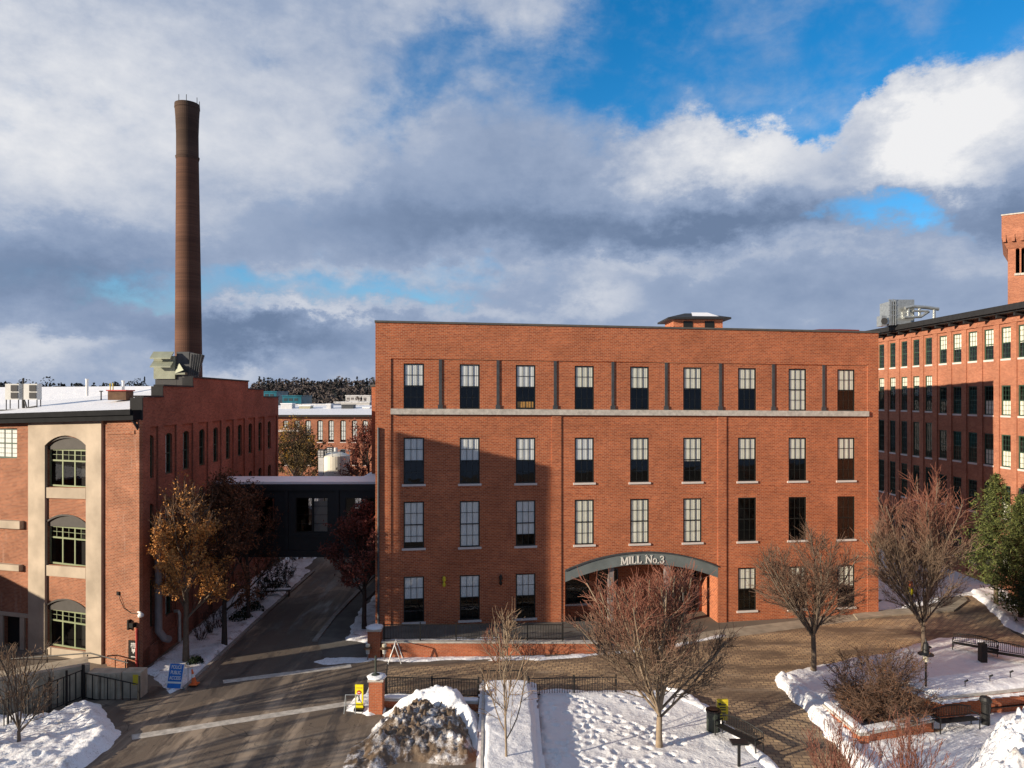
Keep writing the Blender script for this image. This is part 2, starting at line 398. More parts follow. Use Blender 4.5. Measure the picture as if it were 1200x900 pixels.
# ------------------------------------------------------------------ wall frames
class WF:
    """a wall seen from outside: u runs left to right, d outward, z up"""
    def __init__(s, p, q, shear=0.0):
        s.o = Vector((p[0], p[1])); d = Vector((q[0]-p[0], q[1]-p[1])); s.len = d.length; s.A = math.atan2(d.y, d.x); s.sh = shear
        s.t = d.normalized(); s.n = Vector((math.sin(s.A), -math.cos(s.A)))
    def pt(s, u, d, z): 
        return (s.o.x+u*s.t.x+d*s.n.x, s.o.y+u*s.t.y+d*s.n.y, z-s.sh*u)
    def u(s, px):                       # where the sight line through a photo column meets the wall
        k = (px-CX)/FPX; return (k*s.o.y-s.o.x)/(s.t.x-k*s.t.y)
    def z(s, px, py):                   # wall height (unsheared) at a photo pixel
        u = s.u(px); Y = s.o.y+u*s.t.y; return HC+(CY-py)/FPX*Y+s.sh*u
    def T(s): return lambda p: s.pt(p[0], p[1], p[2])
    def box(s, mb, u0, u1, d0, d1, z0, z1): mb.box((u0, d0, z0), (u1, d1, z1), s.T())
def arc(ua, ub, zt, rise, n=10):
    """points of a segmental arch between ua and ub, crown at zt, springing at zt-rise"""
    w = (ub-ua)/2; r = (w*w+rise*rise)/(2*rise); return [(ua+2*w*i/n, zt-r+math.sqrt(max(0, r*r-(2*w*i/n-w)**2))) for i in range(n+1)]
def wall(mb, F, u0, u1, z0, z1, holes, d=0.0, depth=.15):
    us = sorted({u0, u1} | {h[0] for h in holes} | {h[1] for h in holes}); zs = sorted({z0, z1} | {h[2] for h in holes} | {h[3] for h in holes})
    us = [a for a in us if u0 <= a <= u1]; zs = [a for a in zs if z0 <= a <= z1]
    for i in range(len(us)-1):
        run = None
        for j in range(len(zs)-1):
            cu = (us[i]+us[i+1])/2; cz = (zs[j]+zs[j+1])/2
            inside = any(h[0] < cu < h[1] and h[2] < cz < h[3] for h in holes)
            if not inside:
                if run is None: run = zs[j]
            if inside and run is not None:
                mb.quad(F.pt(us[i], d, run), F.pt(us[i+1], d, run), F.pt(us[i+1], d, zs[j]), F.pt(us[i], d, zs[j])); run = None
        if run is not None: mb.quad(F.pt(us[i], d, run), F.pt(us[i+1], d, run), F.pt(us[i+1], d, zs[-1]), F.pt(us[i], d, zs[-1]))
    for h in holes:
        a, b, c, e = h[:4]; rise = h[4] if len(h) > 4 else 0; D = d-depth; sp = e-rise
        mb.quad(F.pt(a, d, c), F.pt(a, d, sp), F.pt(a, D, sp), F.pt(a, D, c)); mb.quad(F.pt(b, d, c), F.pt(b, D, c), F.pt(b, D, sp), F.pt(b, d, sp))
        mb.quad(F.pt(a, d, c), F.pt(a, D, c), F.pt(b, D, c), F.pt(b, d, c))
        if rise:
            P = arc(a, b, e, rise)
            for k in range(len(P)-1):
                (x0, y0), (x1, y1) = P[k], P[k+1]
                mb.quad(F.pt(x0, d, y0), F.pt(x1, d, y1), F.pt(x1, d, e), F.pt(x0, d, e))
                mb.quad(F.pt(x0, d, y0), F.pt(x0, D, y0), F.pt(x1, D, y1), F.pt(x1, d, y1))
        else: mb.quad(F.pt(a, d, e), F.pt(b, d, e), F.pt(b, D, e), F.pt(a, D, e))

# ------------------------------------------------------------------ windows: each a part with sub-parts, copied from a prototype of its kind
PROTO = {}
def wmesh(key, fn):
    if key not in PROTO: PROTO[key] = fn()
    return PROTO[key]
def mesh_of(mb, name, mat):
    me = bpy.data.meshes.new(name); me.from_pydata(mb.v, [], mb.f); uvs(me); me.materials.append(MAT[mat]); return me
def grid_frame(w, h, fr, cols, rails, mun, ft=.06, y0=0, mt=.03, rise=0):
    mb = MB(); hw = w/2
    mb.box((-hw, y0, 0), (-hw+fr, y0+ft, h-rise)); mb.box((hw-fr, y0, 0), (hw, y0+ft, h-rise)); mb.box((-hw+fr, y0, 0), (hw-fr, y0+ft, fr))
    if rise:
        P = arc(-hw, hw, h, rise); Q = [(x*(1-fr/hw*.6), z-fr) for x, z in P]
        for k in range(len(P)-1):
            a, b, c, d = P[k], P[k+1], Q[k+1], Q[k]
            mb.quad((d[0], y0, d[1]), (c[0], y0, c[1]), (b[0], y0, b[1]), (a[0], y0, a[1])); mb.quad((d[0], y0, d[1]), (d[0], y0+ft, d[1]), (c[0], y0+ft, c[1]), (c[0], y0, c[1]))
    else: mb.box((-hw+fr, y0, h-fr), (hw-fr, y0+ft, h))
    for z, t in rails: mb.box((-hw+fr, y0+.002, z-t/2), (hw-fr, y0+ft-.004, z+t/2))
    for c in cols: mb.box((c[0]-c[3]/2, y0+.006, c[1]), (c[0]+c[3]/2, y0+mt, c[2]))
    for z in mun: mb.box((-hw+fr, y0+.009, z-.012), (hw-fr, y0+mt-.003, z+.012))
    return mb
def pleat(w, z0, z1, y, n=14, amp=.006, x0=None):
    mb = MB(); a = -w/2 if x0 is None else x0; st = w/n/2
    P = [(a+i*st, y+(amp if i % 2 else -amp)) for i in range(2*n+1)]
    for i in range(2*n): mb.quad((P[i][0], P[i][1], z0), (P[i+1][0], P[i+1][1], z0), (P[i+1][0], P[i+1][1], z1), (P[i][0], P[i][1], z1))
    return mb
def window(parent, F, u, z0, w, h, d, frame, pane='glass', blind=None, sill=None, lintel=None, name='window', style='sash', bmat='curtain', rise=0):
    P = Vector(F.pt(u, d, z0))-WLOC[parent.name]
    def loc(o, par, top=False):
        COL.objects.link(o); o.parent = par; WLOC[o.name] = Vector((0, 0, 0))
        if top: o.location = P; o.rotation_euler = (0, 0, F.A)
        return o
    key = (round(w, 2), round(h, 2), style, frame, round(rise, 2))
    def mk():
        fr = .075; hw = w/2
        if style == 'sash':      # two over two sashes of three columns
            mid = h*.5; cw = (w-2*fr)/3
            cols = [(-hw+fr+cw*k, fr, h-fr, .022) for k in (1, 2)]
            return mesh_of(grid_frame(w, h, fr, cols, [(mid, .06)], [h*.25+.01, h*.75-.01]), 'window', frame)
        if style == 'mill':
            cw = (w-2*fr)/3; cols = [(-hw+fr+cw*k, fr, h-fr, .02) for k in (1, 2)]
            return mesh_of(grid_frame(w, h, .085, cols, [(h*.5, .07)], [h*.17, h*.34, h*.67, h*.84]), 'window', frame)
        if style == 'arched':
            cols = [(0, fr, h-fr, .03)]
            return mesh_of(grid_frame(w, h, .08, cols, [(h*.5, .07)], [h*.25, h*.72], rise=rise), 'window', frame)
        if style == 'triple':
            cw = (w-2*.08)/3; T = h*.69
            cols = [(-hw+.08+cw*k, .08, h-.08, .09) for k in (1, 2)]+[(-hw+.08+cw*(k+.5), T, h-.08, .03) for k in range(3)]
            mb = grid_frame(w, h, .09, cols, [(T, .09)], [], mt=.05); mb.box((-hw+.09, .009, T+(h-T)/2-.012), (hw-.09, .03, T+(h-T)/2+.012))
            return mesh_of(mb, 'window', frame)
        if style == 'ribbon':
            n = max(1, round(w/1.1)); cw = w/n; cols = [(-hw+cw*k, .05, h-.05, .05) for k in range(1, n)]
            return mesh_of(grid_frame(w, h, .06, cols, [], [h*.25, h*.5, h*.75]), 'window', frame)
    o = bpy.data.objects.new(name, wmesh(key, mk)); loc(o, parent, True)
    def mk_g():
        mb = MB(); g = .03; mb.quad((-w/2+g, g, g), (w/2-g, g, g), (w/2-g, g, h-g), (-w/2+g, g, h-g)) if not rise else mb.quad(*([(-w/2+g, g, g), (w/2-g, g, g)]+[(x*.97, g, z-g) for x, z in reversed(arc(-w/2, w/2, h, rise))]))
        return mesh_of(mb, 'pane', pane)
    loc(bpy.data.objects.new('pane', wmesh(key+('g', pane), mk_g)), o)
    if blind:
        f0, f1, xa, xb, bm_ = blind
        def mk_b(): return mesh_of(pleat(w*(xb-xa)-.04, h*f0+.02, h*f1-.02, .048, 12, x0=-w/2+w*xa+.02), 'curtain', bm_)
        loc(bpy.data.objects.new('curtain', wmesh(key+('b',)+blind, mk_b)), o)
    if sill:
        def mk_s():
            mb = MB(); mb.box((-w/2-sill[0], -sill[1], -sill[2]), (w/2+sill[0], .06, -.002)); return mesh_of(mb, 'sill', sill[3])
        loc(bpy.data.objects.new('sill', wmesh(key+('s',)+sill, mk_s)), o)
    if lintel:
        def mk_l():
            mb = MB(); mb.box((-w/2-lintel[0], -lintel[1], h+.002), (w/2+lintel[0], .06, h+lintel[2])); return mesh_of(mb, 'lintel', lintel[3])
        loc(bpy.data.objects.new('lintel', wmesh(key+('l',)+lintel, mk_l)), o)
    return o
def text_mesh(body, size, name, mat, parent, loc, rz, ext=.01, rx=90, align='CENTER', sx=1.0, bold=.0):
    cu = bpy.data.curves.new(name, 'FONT'); cu.body = body; cu.size = size; cu.extrude = ext; cu.align_x = align; cu.align_y = 'CENTER'; cu.space_line = .85; cu.offset = bold
    t = bpy.data.objects.new('tmp', cu); COL.objects.link(t)
    me = bpy.data.meshes.new_from_object(t, depsgraph=bpy.context.evaluated_depsgraph_get())
    bpy.data.objects.remove(t); bpy.data.curves.remove(cu)
    me.materials.clear(); me.materials.append(MAT[mat])
    o = bpy.data.objects.new(name, me); COL.objects.link(o); o.parent = parent; o.scale = (sx, 1, 1)
    o.location = Vector(loc)-(WLOC[parent.name] if parent else Vector()); o.rotation_euler = (R(rx), 0, rz); return o
# ================================================================== camera, sun, sky
cam = bpy.data.cameras.new('camera'); cam.sensor_width = 36; cam.lens = 36*FPX/1200; cam.shift_y = (CY-450)/1200; cam.clip_end = 20000; cam.clip_start = .1
co = bpy.data.objects.new('camera', cam); COL.objects.link(co); co.location = (0, 0, HC); co.rotation_euler = (R(90), 0, 0); sc.camera = co
sl = bpy.data.lights.new('sun', 'SUN'); sl.energy = 5.0; sl.angle = R(.5); sl.color = (1, .86, .68)
so = bpy.data.objects.new('sun', sl); COL.objects.link(so); so.rotation_euler = (-SUN).to_track_quat('-Z', 'Y').to_euler(); so.location = (-60, -20, 40)
sc.view_settings.view_transform = 'Standard'; sc.view_settings.look = 'None'; sc.view_settings.gamma = 1; sc.view_settings.exposure = .6
sc.cycles.max_bounces = 6; sc.cycles.diffuse_bounces = 3; sc.cycles.glossy_bounces = 2; sc.cycles.transparent_max_bounces = 12; sc.cycles.caustics_reflective = False; sc.cycles.caustics_refractive = False
sc.cycles.use_denoising = True

w = bpy.data.worlds.new('World'); sc.world = w; w.use_nodes = True; nt = w.node_tree; nt.nodes.clear()
def M(op, a, b=None, c=None):
    n = nt.nodes.new('ShaderNodeMath'); n.operation = op
    for i, v in enumerate((a, b, c)):
        if v is None: continue
        if hasattr(v, 'is_output'): L(nt, v, n.inputs[i])
        else: n.inputs[i].default_value = v
    return n.outputs[0]
gen = nt.nodes.new('ShaderNodeTexCoord').outputs['Generated']
sx = nt.nodes.new('ShaderNodeSeparateXYZ'); L(nt, gen, sx.inputs[0])
az = M('ARCTAN2', sx.outputs[0], sx.outputs[1]); el = M('ARCSINE', sx.outputs[2])
cmb = nt.nodes.new('ShaderNodeCombineXYZ'); L(nt, az, cmb.inputs[0]); L(nt, M('MULTIPLY', el, 1.5), cmb.inputs[1])
wn = nd(nt, 'ShaderNodeTexNoise', Scale=7.5, Detail=8, Roughness=.66); L(nt, cmb.outputs[0], wn.inputs[0])
ws = nt.nodes.new('ShaderNodeSeparateColor'); L(nt, wn.outputs['Color'], ws.inputs[0])
az2 = M('ADD', az, M('MULTIPLY', M('SUBTRACT', ws.outputs[0], .5), .20)); el2 = M('ADD', el, M('MULTIPLY', M('SUBTRACT', ws.outputs[1], .5), .15))
def ss(v, a, b):
    n = nt.nodes.new('ShaderNodeMapRange'); n.interpolation_type = 'SMOOTHSTEP'; L(nt, v, n.inputs[0]); n.inputs[1].default_value = a; n.inputs[2].default_value = b; return n.outputs[0]
def blobs(lst, base, A=az2, E=el2):
    acc = base
    for px, py, wx, wy, a in lst:
        a0 = math.atan((px-CX)/FPX); e0 = math.atan((CY-py)/FPX*math.cos(a0)); sw = math.cos(a0)**2/FPX; sh = math.cos(a0)/FPX
        dx = M('DIVIDE', M('SUBTRACT', A, a0), wx*sw); dy = M('DIVIDE', M('SUBTRACT', E, e0), wy*sh)
        g = M('POWER', 2.71828, M('MULTIPLY', M('ADD', M('MULTIPLY', dx, dx), M('MULTIPLY', dy, dy)), -1.0))
        acc = M('MULTIPLY_ADD', g, a, acc) if hasattr(acc, 'is_output') else M('MULTIPLY_ADD', g, a, acc)
    return acc
n1 = nd(nt, 'ShaderNodeTexNoise', Scale=4.0, Detail=9, Roughness=.6, Distortion=.3); L(nt, cmb.outputs[0], n1.inputs[0])
n2 = nd(nt, 'ShaderNodeTexNoise', Scale=11.0, Detail=8, Roughness=.6, Distortion=.2); L(nt, cmb.outputs[0], n2.inputs[0])
N1 = M('SUBTRACT', n1.outputs['Fac'], .5); N2 = M('SUBTRACT', n2.outputs['Fac'], .5)
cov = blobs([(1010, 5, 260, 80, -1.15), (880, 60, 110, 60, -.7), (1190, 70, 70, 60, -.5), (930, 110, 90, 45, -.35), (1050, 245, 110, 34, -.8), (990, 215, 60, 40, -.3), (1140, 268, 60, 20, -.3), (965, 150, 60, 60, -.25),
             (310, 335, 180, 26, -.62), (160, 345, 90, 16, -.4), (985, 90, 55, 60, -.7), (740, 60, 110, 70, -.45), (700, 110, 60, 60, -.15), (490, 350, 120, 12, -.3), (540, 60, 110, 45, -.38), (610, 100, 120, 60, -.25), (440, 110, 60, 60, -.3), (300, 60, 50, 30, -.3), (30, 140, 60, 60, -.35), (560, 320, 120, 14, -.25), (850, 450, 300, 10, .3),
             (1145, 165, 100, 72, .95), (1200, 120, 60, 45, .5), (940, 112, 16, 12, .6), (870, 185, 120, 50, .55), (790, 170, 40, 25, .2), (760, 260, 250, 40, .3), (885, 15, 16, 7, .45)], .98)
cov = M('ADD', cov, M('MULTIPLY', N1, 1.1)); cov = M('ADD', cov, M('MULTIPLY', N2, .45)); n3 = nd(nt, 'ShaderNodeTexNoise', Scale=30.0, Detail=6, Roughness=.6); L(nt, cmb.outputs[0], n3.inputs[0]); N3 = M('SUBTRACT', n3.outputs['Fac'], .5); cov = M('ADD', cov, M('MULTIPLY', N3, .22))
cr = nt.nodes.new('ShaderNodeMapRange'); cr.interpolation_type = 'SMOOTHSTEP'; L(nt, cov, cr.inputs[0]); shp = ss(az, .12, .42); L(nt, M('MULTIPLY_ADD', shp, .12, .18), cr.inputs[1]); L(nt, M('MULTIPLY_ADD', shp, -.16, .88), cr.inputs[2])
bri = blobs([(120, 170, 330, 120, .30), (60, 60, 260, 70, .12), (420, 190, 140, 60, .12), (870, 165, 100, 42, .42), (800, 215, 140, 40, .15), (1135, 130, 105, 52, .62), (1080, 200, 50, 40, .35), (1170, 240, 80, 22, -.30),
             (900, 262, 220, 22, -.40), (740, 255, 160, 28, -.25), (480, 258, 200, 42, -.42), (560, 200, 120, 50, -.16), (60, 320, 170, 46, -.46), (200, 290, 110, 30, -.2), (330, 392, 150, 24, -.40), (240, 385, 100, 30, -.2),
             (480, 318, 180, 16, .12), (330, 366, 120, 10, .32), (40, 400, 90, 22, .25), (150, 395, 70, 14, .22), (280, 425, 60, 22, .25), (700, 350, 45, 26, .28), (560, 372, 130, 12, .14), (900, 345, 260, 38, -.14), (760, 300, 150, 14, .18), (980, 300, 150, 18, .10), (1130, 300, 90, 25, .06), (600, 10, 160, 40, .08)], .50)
bri = M('SUBTRACT', bri, M('MULTIPLY', ss(M('ABSOLUTE', az), 1.0, 2.0), .42))      # unseen cloud behind the viewer darkened to cut the ambient light
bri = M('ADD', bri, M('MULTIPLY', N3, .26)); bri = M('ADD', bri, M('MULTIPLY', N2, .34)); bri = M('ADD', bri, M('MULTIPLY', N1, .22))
rb = nt.nodes.new('ShaderNodeValToRGB'); L(nt, bri, rb.inputs[0]); e = rb.color_ramp.elements
for i, (p, c) in enumerate([(0.0, (.13, .185, .295)), (.25, (.20, .265, .395)), (.5, (.275, .34, .47)), (.75, (.40, .45, .55)), (1.0, (.74, .74, .75))]):
    if i >= len(e): e.new(.5)
    e[i].position = p; e[i].color = c4(c)
sky = nt.nodes.new('ShaderNodeTexSky'); sky.sky_type = 'NISHITA'; sky.sun_disc = False; sky.sun_elevation = ELEV; sky.sun_rotation = math.atan2(SUN.x, SUN.y) % (2*math.pi)
sky.air_density = 1.0; sky.dust_density = .3; sky.ozone_density = 3.0; sky.altitude = 300
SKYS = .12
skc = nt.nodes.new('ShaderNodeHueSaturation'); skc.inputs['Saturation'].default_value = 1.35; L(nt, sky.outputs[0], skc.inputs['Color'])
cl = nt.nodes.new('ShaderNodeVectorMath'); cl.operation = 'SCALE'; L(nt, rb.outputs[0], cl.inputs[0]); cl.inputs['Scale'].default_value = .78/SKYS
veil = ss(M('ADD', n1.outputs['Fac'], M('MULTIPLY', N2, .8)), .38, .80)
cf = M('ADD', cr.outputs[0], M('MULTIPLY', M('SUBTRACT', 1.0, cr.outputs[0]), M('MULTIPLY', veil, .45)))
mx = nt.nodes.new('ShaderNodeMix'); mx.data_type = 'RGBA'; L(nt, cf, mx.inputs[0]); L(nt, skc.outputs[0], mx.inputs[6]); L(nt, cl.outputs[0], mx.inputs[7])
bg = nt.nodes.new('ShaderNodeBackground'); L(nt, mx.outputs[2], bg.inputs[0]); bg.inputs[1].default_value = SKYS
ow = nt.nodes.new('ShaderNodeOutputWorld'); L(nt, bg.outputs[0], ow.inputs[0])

# ================================================================== the ground and the streets
drape('ground', [(-3000, -40), (3000, -40), (3000, 6000), (-3000, 6000)], -.012, 'ground_far')
bpy.data.objects['ground'].data.vertices  # far sheet
rd = [G(-120, 1100), G(-60, 845), G(60, 838), G(100, 822), G(165, 818), G(178, 804), G(213, 806), G(300, 726), G(366, 668), Vector((-17.6, 110, 0)), Vector((-10, 110, 0)), G(455, 700), G(455, 762), G(450, 815), G(560, 835), G(560, 1100)]
drape('road', rd, .0, 'asphalt')
pv = [G(450, 815), G(455, 781), G(560, 776), G(705, 766), G(850, 742), G(1028, 722), G(1120, 708), G(1150, 680), G(1185, 740), G(1290, 800), G(1290, 1100), G(560, 1100), G(560, 835)]
drape('brick_street', pv, .004, 'pavers')
drape('sidewalk', [G(372, 752), G(395, 722), G(452, 668), G(452, 745), G(452, 772), G(380, 770)], .012, 'walk_concrete')
drape('kerb', [G(366, 752), G(390, 722), G(455, 655), G(458, 656), G(395, 722), G(372, 752)], .004, 'kerb_stone', thick=.10)
drape('kerb', [G(214, 808), G(300, 728), G(367, 669), G(369, 670), G(303, 729), G(217, 809)], .004, 'kerb_stone', thick=.12)
drape('painted_line', [G(155, 867), G(415, 826), G(414, 821), G(154, 861)], .004, 'paint_worn')
drape('painted_line', [G(262, 801), G(412, 782), G(411, 778), G(261, 797)], .004, 'paint_worn')
drape('paved_border', [G(690, 770), G(705, 757), G(850, 737), G(1030, 716), G(1030, 724), G(850, 748)], .010, 'granite_walk')

# ================================================================== the four storey mill with the arch
MF = WF((X_(441, 44.4), 44.4), (X_(1028, 49.0), 49.0), shear=.25/33.4)
Fm = MF; Lm = Fm.len
mill = thing('brick_mill', 'four storey red brick mill with a grey arch lettered MILL No. 3', 'building', (MF.pt(Lm/2, 0, 0)[0], MF.pt(Lm/2, 0, 0)[1], 0))
uc = [Fm.u(x) for x in (485, 550.5, 616, 684.8, 749.5, 811.5, 875.5, 934.5, 991.5)]
ZT, ZB = 19.15, -.1
rows = [(13.95, 16.7), (9.35, 12.18), (5.45, 8.28), (.95, 3.72)]
WW = 1.24
holes = []
specs = []
ua1, ua2 = Fm.u(662), Fm.u(841)
for r, (z0, z1) in enumerate(rows):
    for c, u in enumerate(uc):
        if r == 3 and ua1 < u < ua2: continue
        holes.append((u-WW/2, u+WW/2, z0, z1)); specs.append((r, c, u, z0, z1))
# arch opening: crown 4.75 m up, springing at 3.75
ZC, ZS = 4.78+.12, 3.86
holes.append((ua1, ua2, ZB, ZC, ZC-ZS))
mb = MB(); wall(mb, Fm, 0, Lm, ZB, ZT, holes, depth=.14)
BACK = 17.0
a0, a1 = Fm.pt(0, 0, 0), Fm.pt(Lm, 0, 0); b0, b1 = Fm.pt(0, -BACK, 0), Fm.pt(Lm, -BACK, 0)
for p, q in ((a1, b1), (b1, b0), (b0, a0)):
    s0 = Fm.sh*Lm if p in (a1, b1) else 0; s1 = Fm.sh*Lm if q in (a1, b1) else 0
    mb.quad((p[0], p[1], ZB), (q[0], q[1], ZB), (q[0], q[1], ZT-s1), (p[0], p[1], ZT-s0))
# piers and the deep frieze stand proud of the wall
PR = .055
u458, u1017 = Fm.u(458), Fm.u(1016)
for x0, x1, zt in ((441, 458, ZT-.0), (1016, 1028, ZT-.0)):
    ub = Lm+PR if x1 == 1028 else Fm.u(x1); ua = -PR if x0 == 441 else Fm.u(x0)
    Fm.box(mb, ua, ub, .001, PR, ZB, zt)
for x0, x1 in ((646.5, 657.5), (841, 851)):
    Fm.box(mb, Fm.u(x0), Fm.u(x1), .001, PR, ZB, 13.6)
Fm.box(mb, u458, u1017, .001, PR, 16.98, ZT-.001)
walls = mb.build('wall', 'brick_main', mill)
mb = MB()                                   # thin raised courses over each row
for z in (12.95, 9.02, 8.62, 4.45):
    for xa, xb in ((458, 646.5), (657.5, 841), (851, 1016)):
        if z < 5 and xa == 657.5: continue
        Fm.box(mb, Fm.u(xa), Fm.u(xb), .001, .014, z, z+.05)
for (r, c, u, z0, z1) in specs:
    if r: Fm.box(mb, u-WW/2-.12, u+WW/2+.12, .001, .010, z1+.002, z1+.22)
mb.build('brick_course', 'brick_main', mill)
mb = MB(); Fm.box(mb, u458-.02, u1017+.05, .001, .17, 13.60, 13.93); Fm.box(mb, u458-.02, u1017+.05, .001, .13, 13.935, 13.95)
mb.build('stone_band', 'stone_band', mill)
mb = MB()
Fm.box(mb, -.1, Lm+.1, -.35, PR+.06, ZT+.002, ZT+.12)
Fm.box(mb, -.1, .3, -BACK, -.36, ZT+.002, ZT+.12); Fm.box(mb, Lm-.3, Lm+.1, -BACK, -.36, ZT+.002, ZT+.12)
mb.build('coping', 'coping', mill)
mb = MB(); mb.quad(Fm.pt(0, 0, 18.3), Fm.pt(Lm, 0, 18.3), Fm.pt(Lm, -BACK, 18.3), Fm.pt(0, -BACK, 18.3)); mb.build('roof', 'snow_roof', mill)
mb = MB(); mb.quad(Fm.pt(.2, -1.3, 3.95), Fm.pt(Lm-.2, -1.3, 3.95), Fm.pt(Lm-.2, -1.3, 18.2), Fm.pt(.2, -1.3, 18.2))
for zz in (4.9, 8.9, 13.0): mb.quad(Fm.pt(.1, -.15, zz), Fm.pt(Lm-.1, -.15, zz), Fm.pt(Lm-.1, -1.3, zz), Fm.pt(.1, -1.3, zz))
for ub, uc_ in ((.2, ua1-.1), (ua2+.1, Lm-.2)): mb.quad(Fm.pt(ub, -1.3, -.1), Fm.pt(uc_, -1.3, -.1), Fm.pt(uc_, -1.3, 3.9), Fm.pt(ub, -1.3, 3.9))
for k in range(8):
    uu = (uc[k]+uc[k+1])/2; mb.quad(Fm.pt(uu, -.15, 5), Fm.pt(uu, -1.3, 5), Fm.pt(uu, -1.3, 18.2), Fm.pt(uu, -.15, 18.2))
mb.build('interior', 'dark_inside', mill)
rr = random.Random(4)
SILL = (.1, .09, .13, 'sill_stone')
for (r, c, u, z0, z1) in specs:
    h = z1-z0; bl = None
    if r == 0: bl = (.48+(0 if c % 3 else .03), 1, 0, 1, 'curtain_pale' if c < 3 else 'curtain') if c != 7 else (0, 1, 0, 1, 'curtain')
    if r == 1: bl = (.50 if c != 5 else .46, 1, 0, 1, 'curtain_pale' if c < 4 else 'curtain')
    if r == 2: bl = ((.12 if c == 0 else .0 if c != 2 else .25), 1, 0, 1, 'curtain_pale' if c < 3 else 'curtain') if c < 6 else None
    if r == 3: bl = (.5, 1, 0, 1, 'curtain_pale' if c < 3 else 'curtain')
    wnd = window(mill, Fm, u, z0, WW, h, -.02, 'frame_dark', 'glass', bl, SILL if r else None)
    if r == 0 and c == 2:
        m2 = MB(); m2.box((-.5, .085, .1), (.5, .10, h*.17)); g = lpart('shade', m2, 'amber_shade', wnd)
mb = MB()
for i in range(8):                          # slender posts between the top windows
    u = Fm.u((516, 583.5, 650.5, 718, 780.5, 844, 906, 965)[i])
    mb = MB(); Fm.box(mb, u-.09, u+.09, .0, .055, 13.96, 16.975); Fm.box(mb, u-.15, u+.15, .0, .075, 13.952, 14.2)
    mb.build('post', 'grey_metal', mill)
# ---- the arch
mb = MB(); P = arc(ua1, ua2, ZC, ZC-ZS, 28); bh = .74
Q = arc(ua1, ua2, ZC-bh-.04, (ZC-ZS)*.95, 28)
for k in range(28):
    (x0, t0), (x1, t1) = P[k], P[k+1]; b0_, b1_ = Q[k][1], Q[k+1][1]
    for A in ([(x0, .06, b0_), (x1, .06, b1_), (x1, .06, t1), (x0, .06, t0)], [(x0, .06, t0), (x1, .06, t1), (x1, -.1, t1), (x0, -.1, t0)], [(x0, .06, b0_), (x1, .06, b1_), (x1, -.4, b1_), (x0, -.4, b0_)], [(x0, -.4, b0_), (x1, -.4, b1_), (x1, -.4, t1+.1), (x0, -.4, t0+.1)]):
        mb.quad(*[Fm.pt(*q) for q in A])
ar = mb.build('arch', 'arch_band', mill)
mb = MB()
for k in range(28):                         # the lip along the top edge
    (x0, t0), (x1, t1) = P[k], P[k+1]
    for A in ([(x0, .12, t0-.05), (x1, .12, t1-.05), (x1, .12, t1+.04), (x0, .12, t0+.04)], [(x0, .12, t0+.04), (x1, .12, t1+.04), (x1, .0, t1+.04), (x0, .0, t0+.04)], [(x0, .12, t0-.05), (x1, .12, t1-.05), (x1, .06, t1-.05), (x0, .06, t0-.05)]):
        mb.quad(*[Fm.pt(*q) for q in A])
mb.build('lip', 'grey_metal', ar)
# lettering MILL No. 3 with serifs
uL, uR = Fm.u(727), Fm.u(779); W_ = uR-uL; zb = 4.20
def glyph(mb, strokes, u0, zc, h):
    for s in strokes:
        (x0, y0), (x1, y1), t = s
        dx, dy = x1-x0, y1-y0; l = math.hypot(dx, dy); nx, ny = -dy/l*t/2, dx/l*t/2
        c = [(x0+nx, y0+ny), (x0-nx, y0-ny), (x1-nx, y1-ny), (x1+nx, y1+ny)]
        f = [Fm.pt(u0+x*h, .10, zc+y*h) for x, y in c]; b = [Fm.pt(u0+x*h, .065, zc+y*h) for x, y in c]
        mb.quad(*f)
        for k in range(4): mb.quad(f[k], f[(k+1) % 4], b[(k+1) % 4], b[k])
T1, T2, SF = .19, .10, .08
def stem(x): return [((x, 0), (x, 1), T1), ((x-.14, .03), (x+.14, .03), SF), ((x-.14, .97), (x+.14, .97), SF)]
GL = {'M': (1.05, [((.14, 0), (.14, 1), T2), ((.16, .98), (.5, .1), T1), ((.5, .08), (.86, 1), T2), ((.88, 0), (.88, 1), T1), ((0, .03), (.28, .03), SF), ((.74, .03), (1.02, .03), SF), ((.02, .97), (.2, .97), SF), ((.82, .97), (1.02, .97), SF)]),
      'I': (.36, stem(.16)), 'L': (.72, stem(.16)+[((.16, .04), (.58, .04), T2), ((.57, .02), (.62, .27), SF)]),
      'N': (1.0, [((.15, 0), (.15, 1), T2), ((.1, 1), (.82, .03), T1), ((.82, 0), (.82, 1), T2), ((0, .03), (.3, .03), SF), ((0, .97), (.2, .97), SF), ((.68, .97), (.96, .97), SF)]),
      'o': (.62, [((.28+.22*math.cos(a), .31+.29*math.sin(a)), (.28+.22*math.cos(a+.55), .31+.29*math.sin(a+.55)), .11) for a in [k*math.pi/6 for k in range(12)]]),
      '.': (.25, [((.02, .07), (.16, .07), .14)]), ' ': (.42, []),
      '3': (.6, [((.27+.2*math.cos(a), .75+.2*math.sin(a)), (.27+.2*math.cos(a+.45), .75+.2*math.sin(a+.45)), .11) for a in [R(150)-k*.4 for k in range(11)]]+[((.27+.24*math.cos(a), .29+.25*math.sin(a)), (.27+.24*math.cos(a+.45), .29+.25*math.sin(a+.45)), .11) for a in [R(80)-k*.4 for k in range(12)]])}
txt = 'MILL No. 3'; tot = sum(GL[ch][0] for ch in txt if ch != ' ')+.45+.12
hL = W_/tot*1.0; xx = uL
for i, ch in enumerate(txt):
    if ch == ' ': xx += (.40 if i == 4 else .08)*hL; continue
    mb = MB(); tt = abs((xx-(ua1+ua2)/2)/((ua2-ua1)/2)); glyph(mb, GL[ch][1], xx, zb-(ZC-ZS)*tt*tt*.9, hL)
    mb.build('letter', 'letter_metal', ar); xx += GL[ch][0]*hL
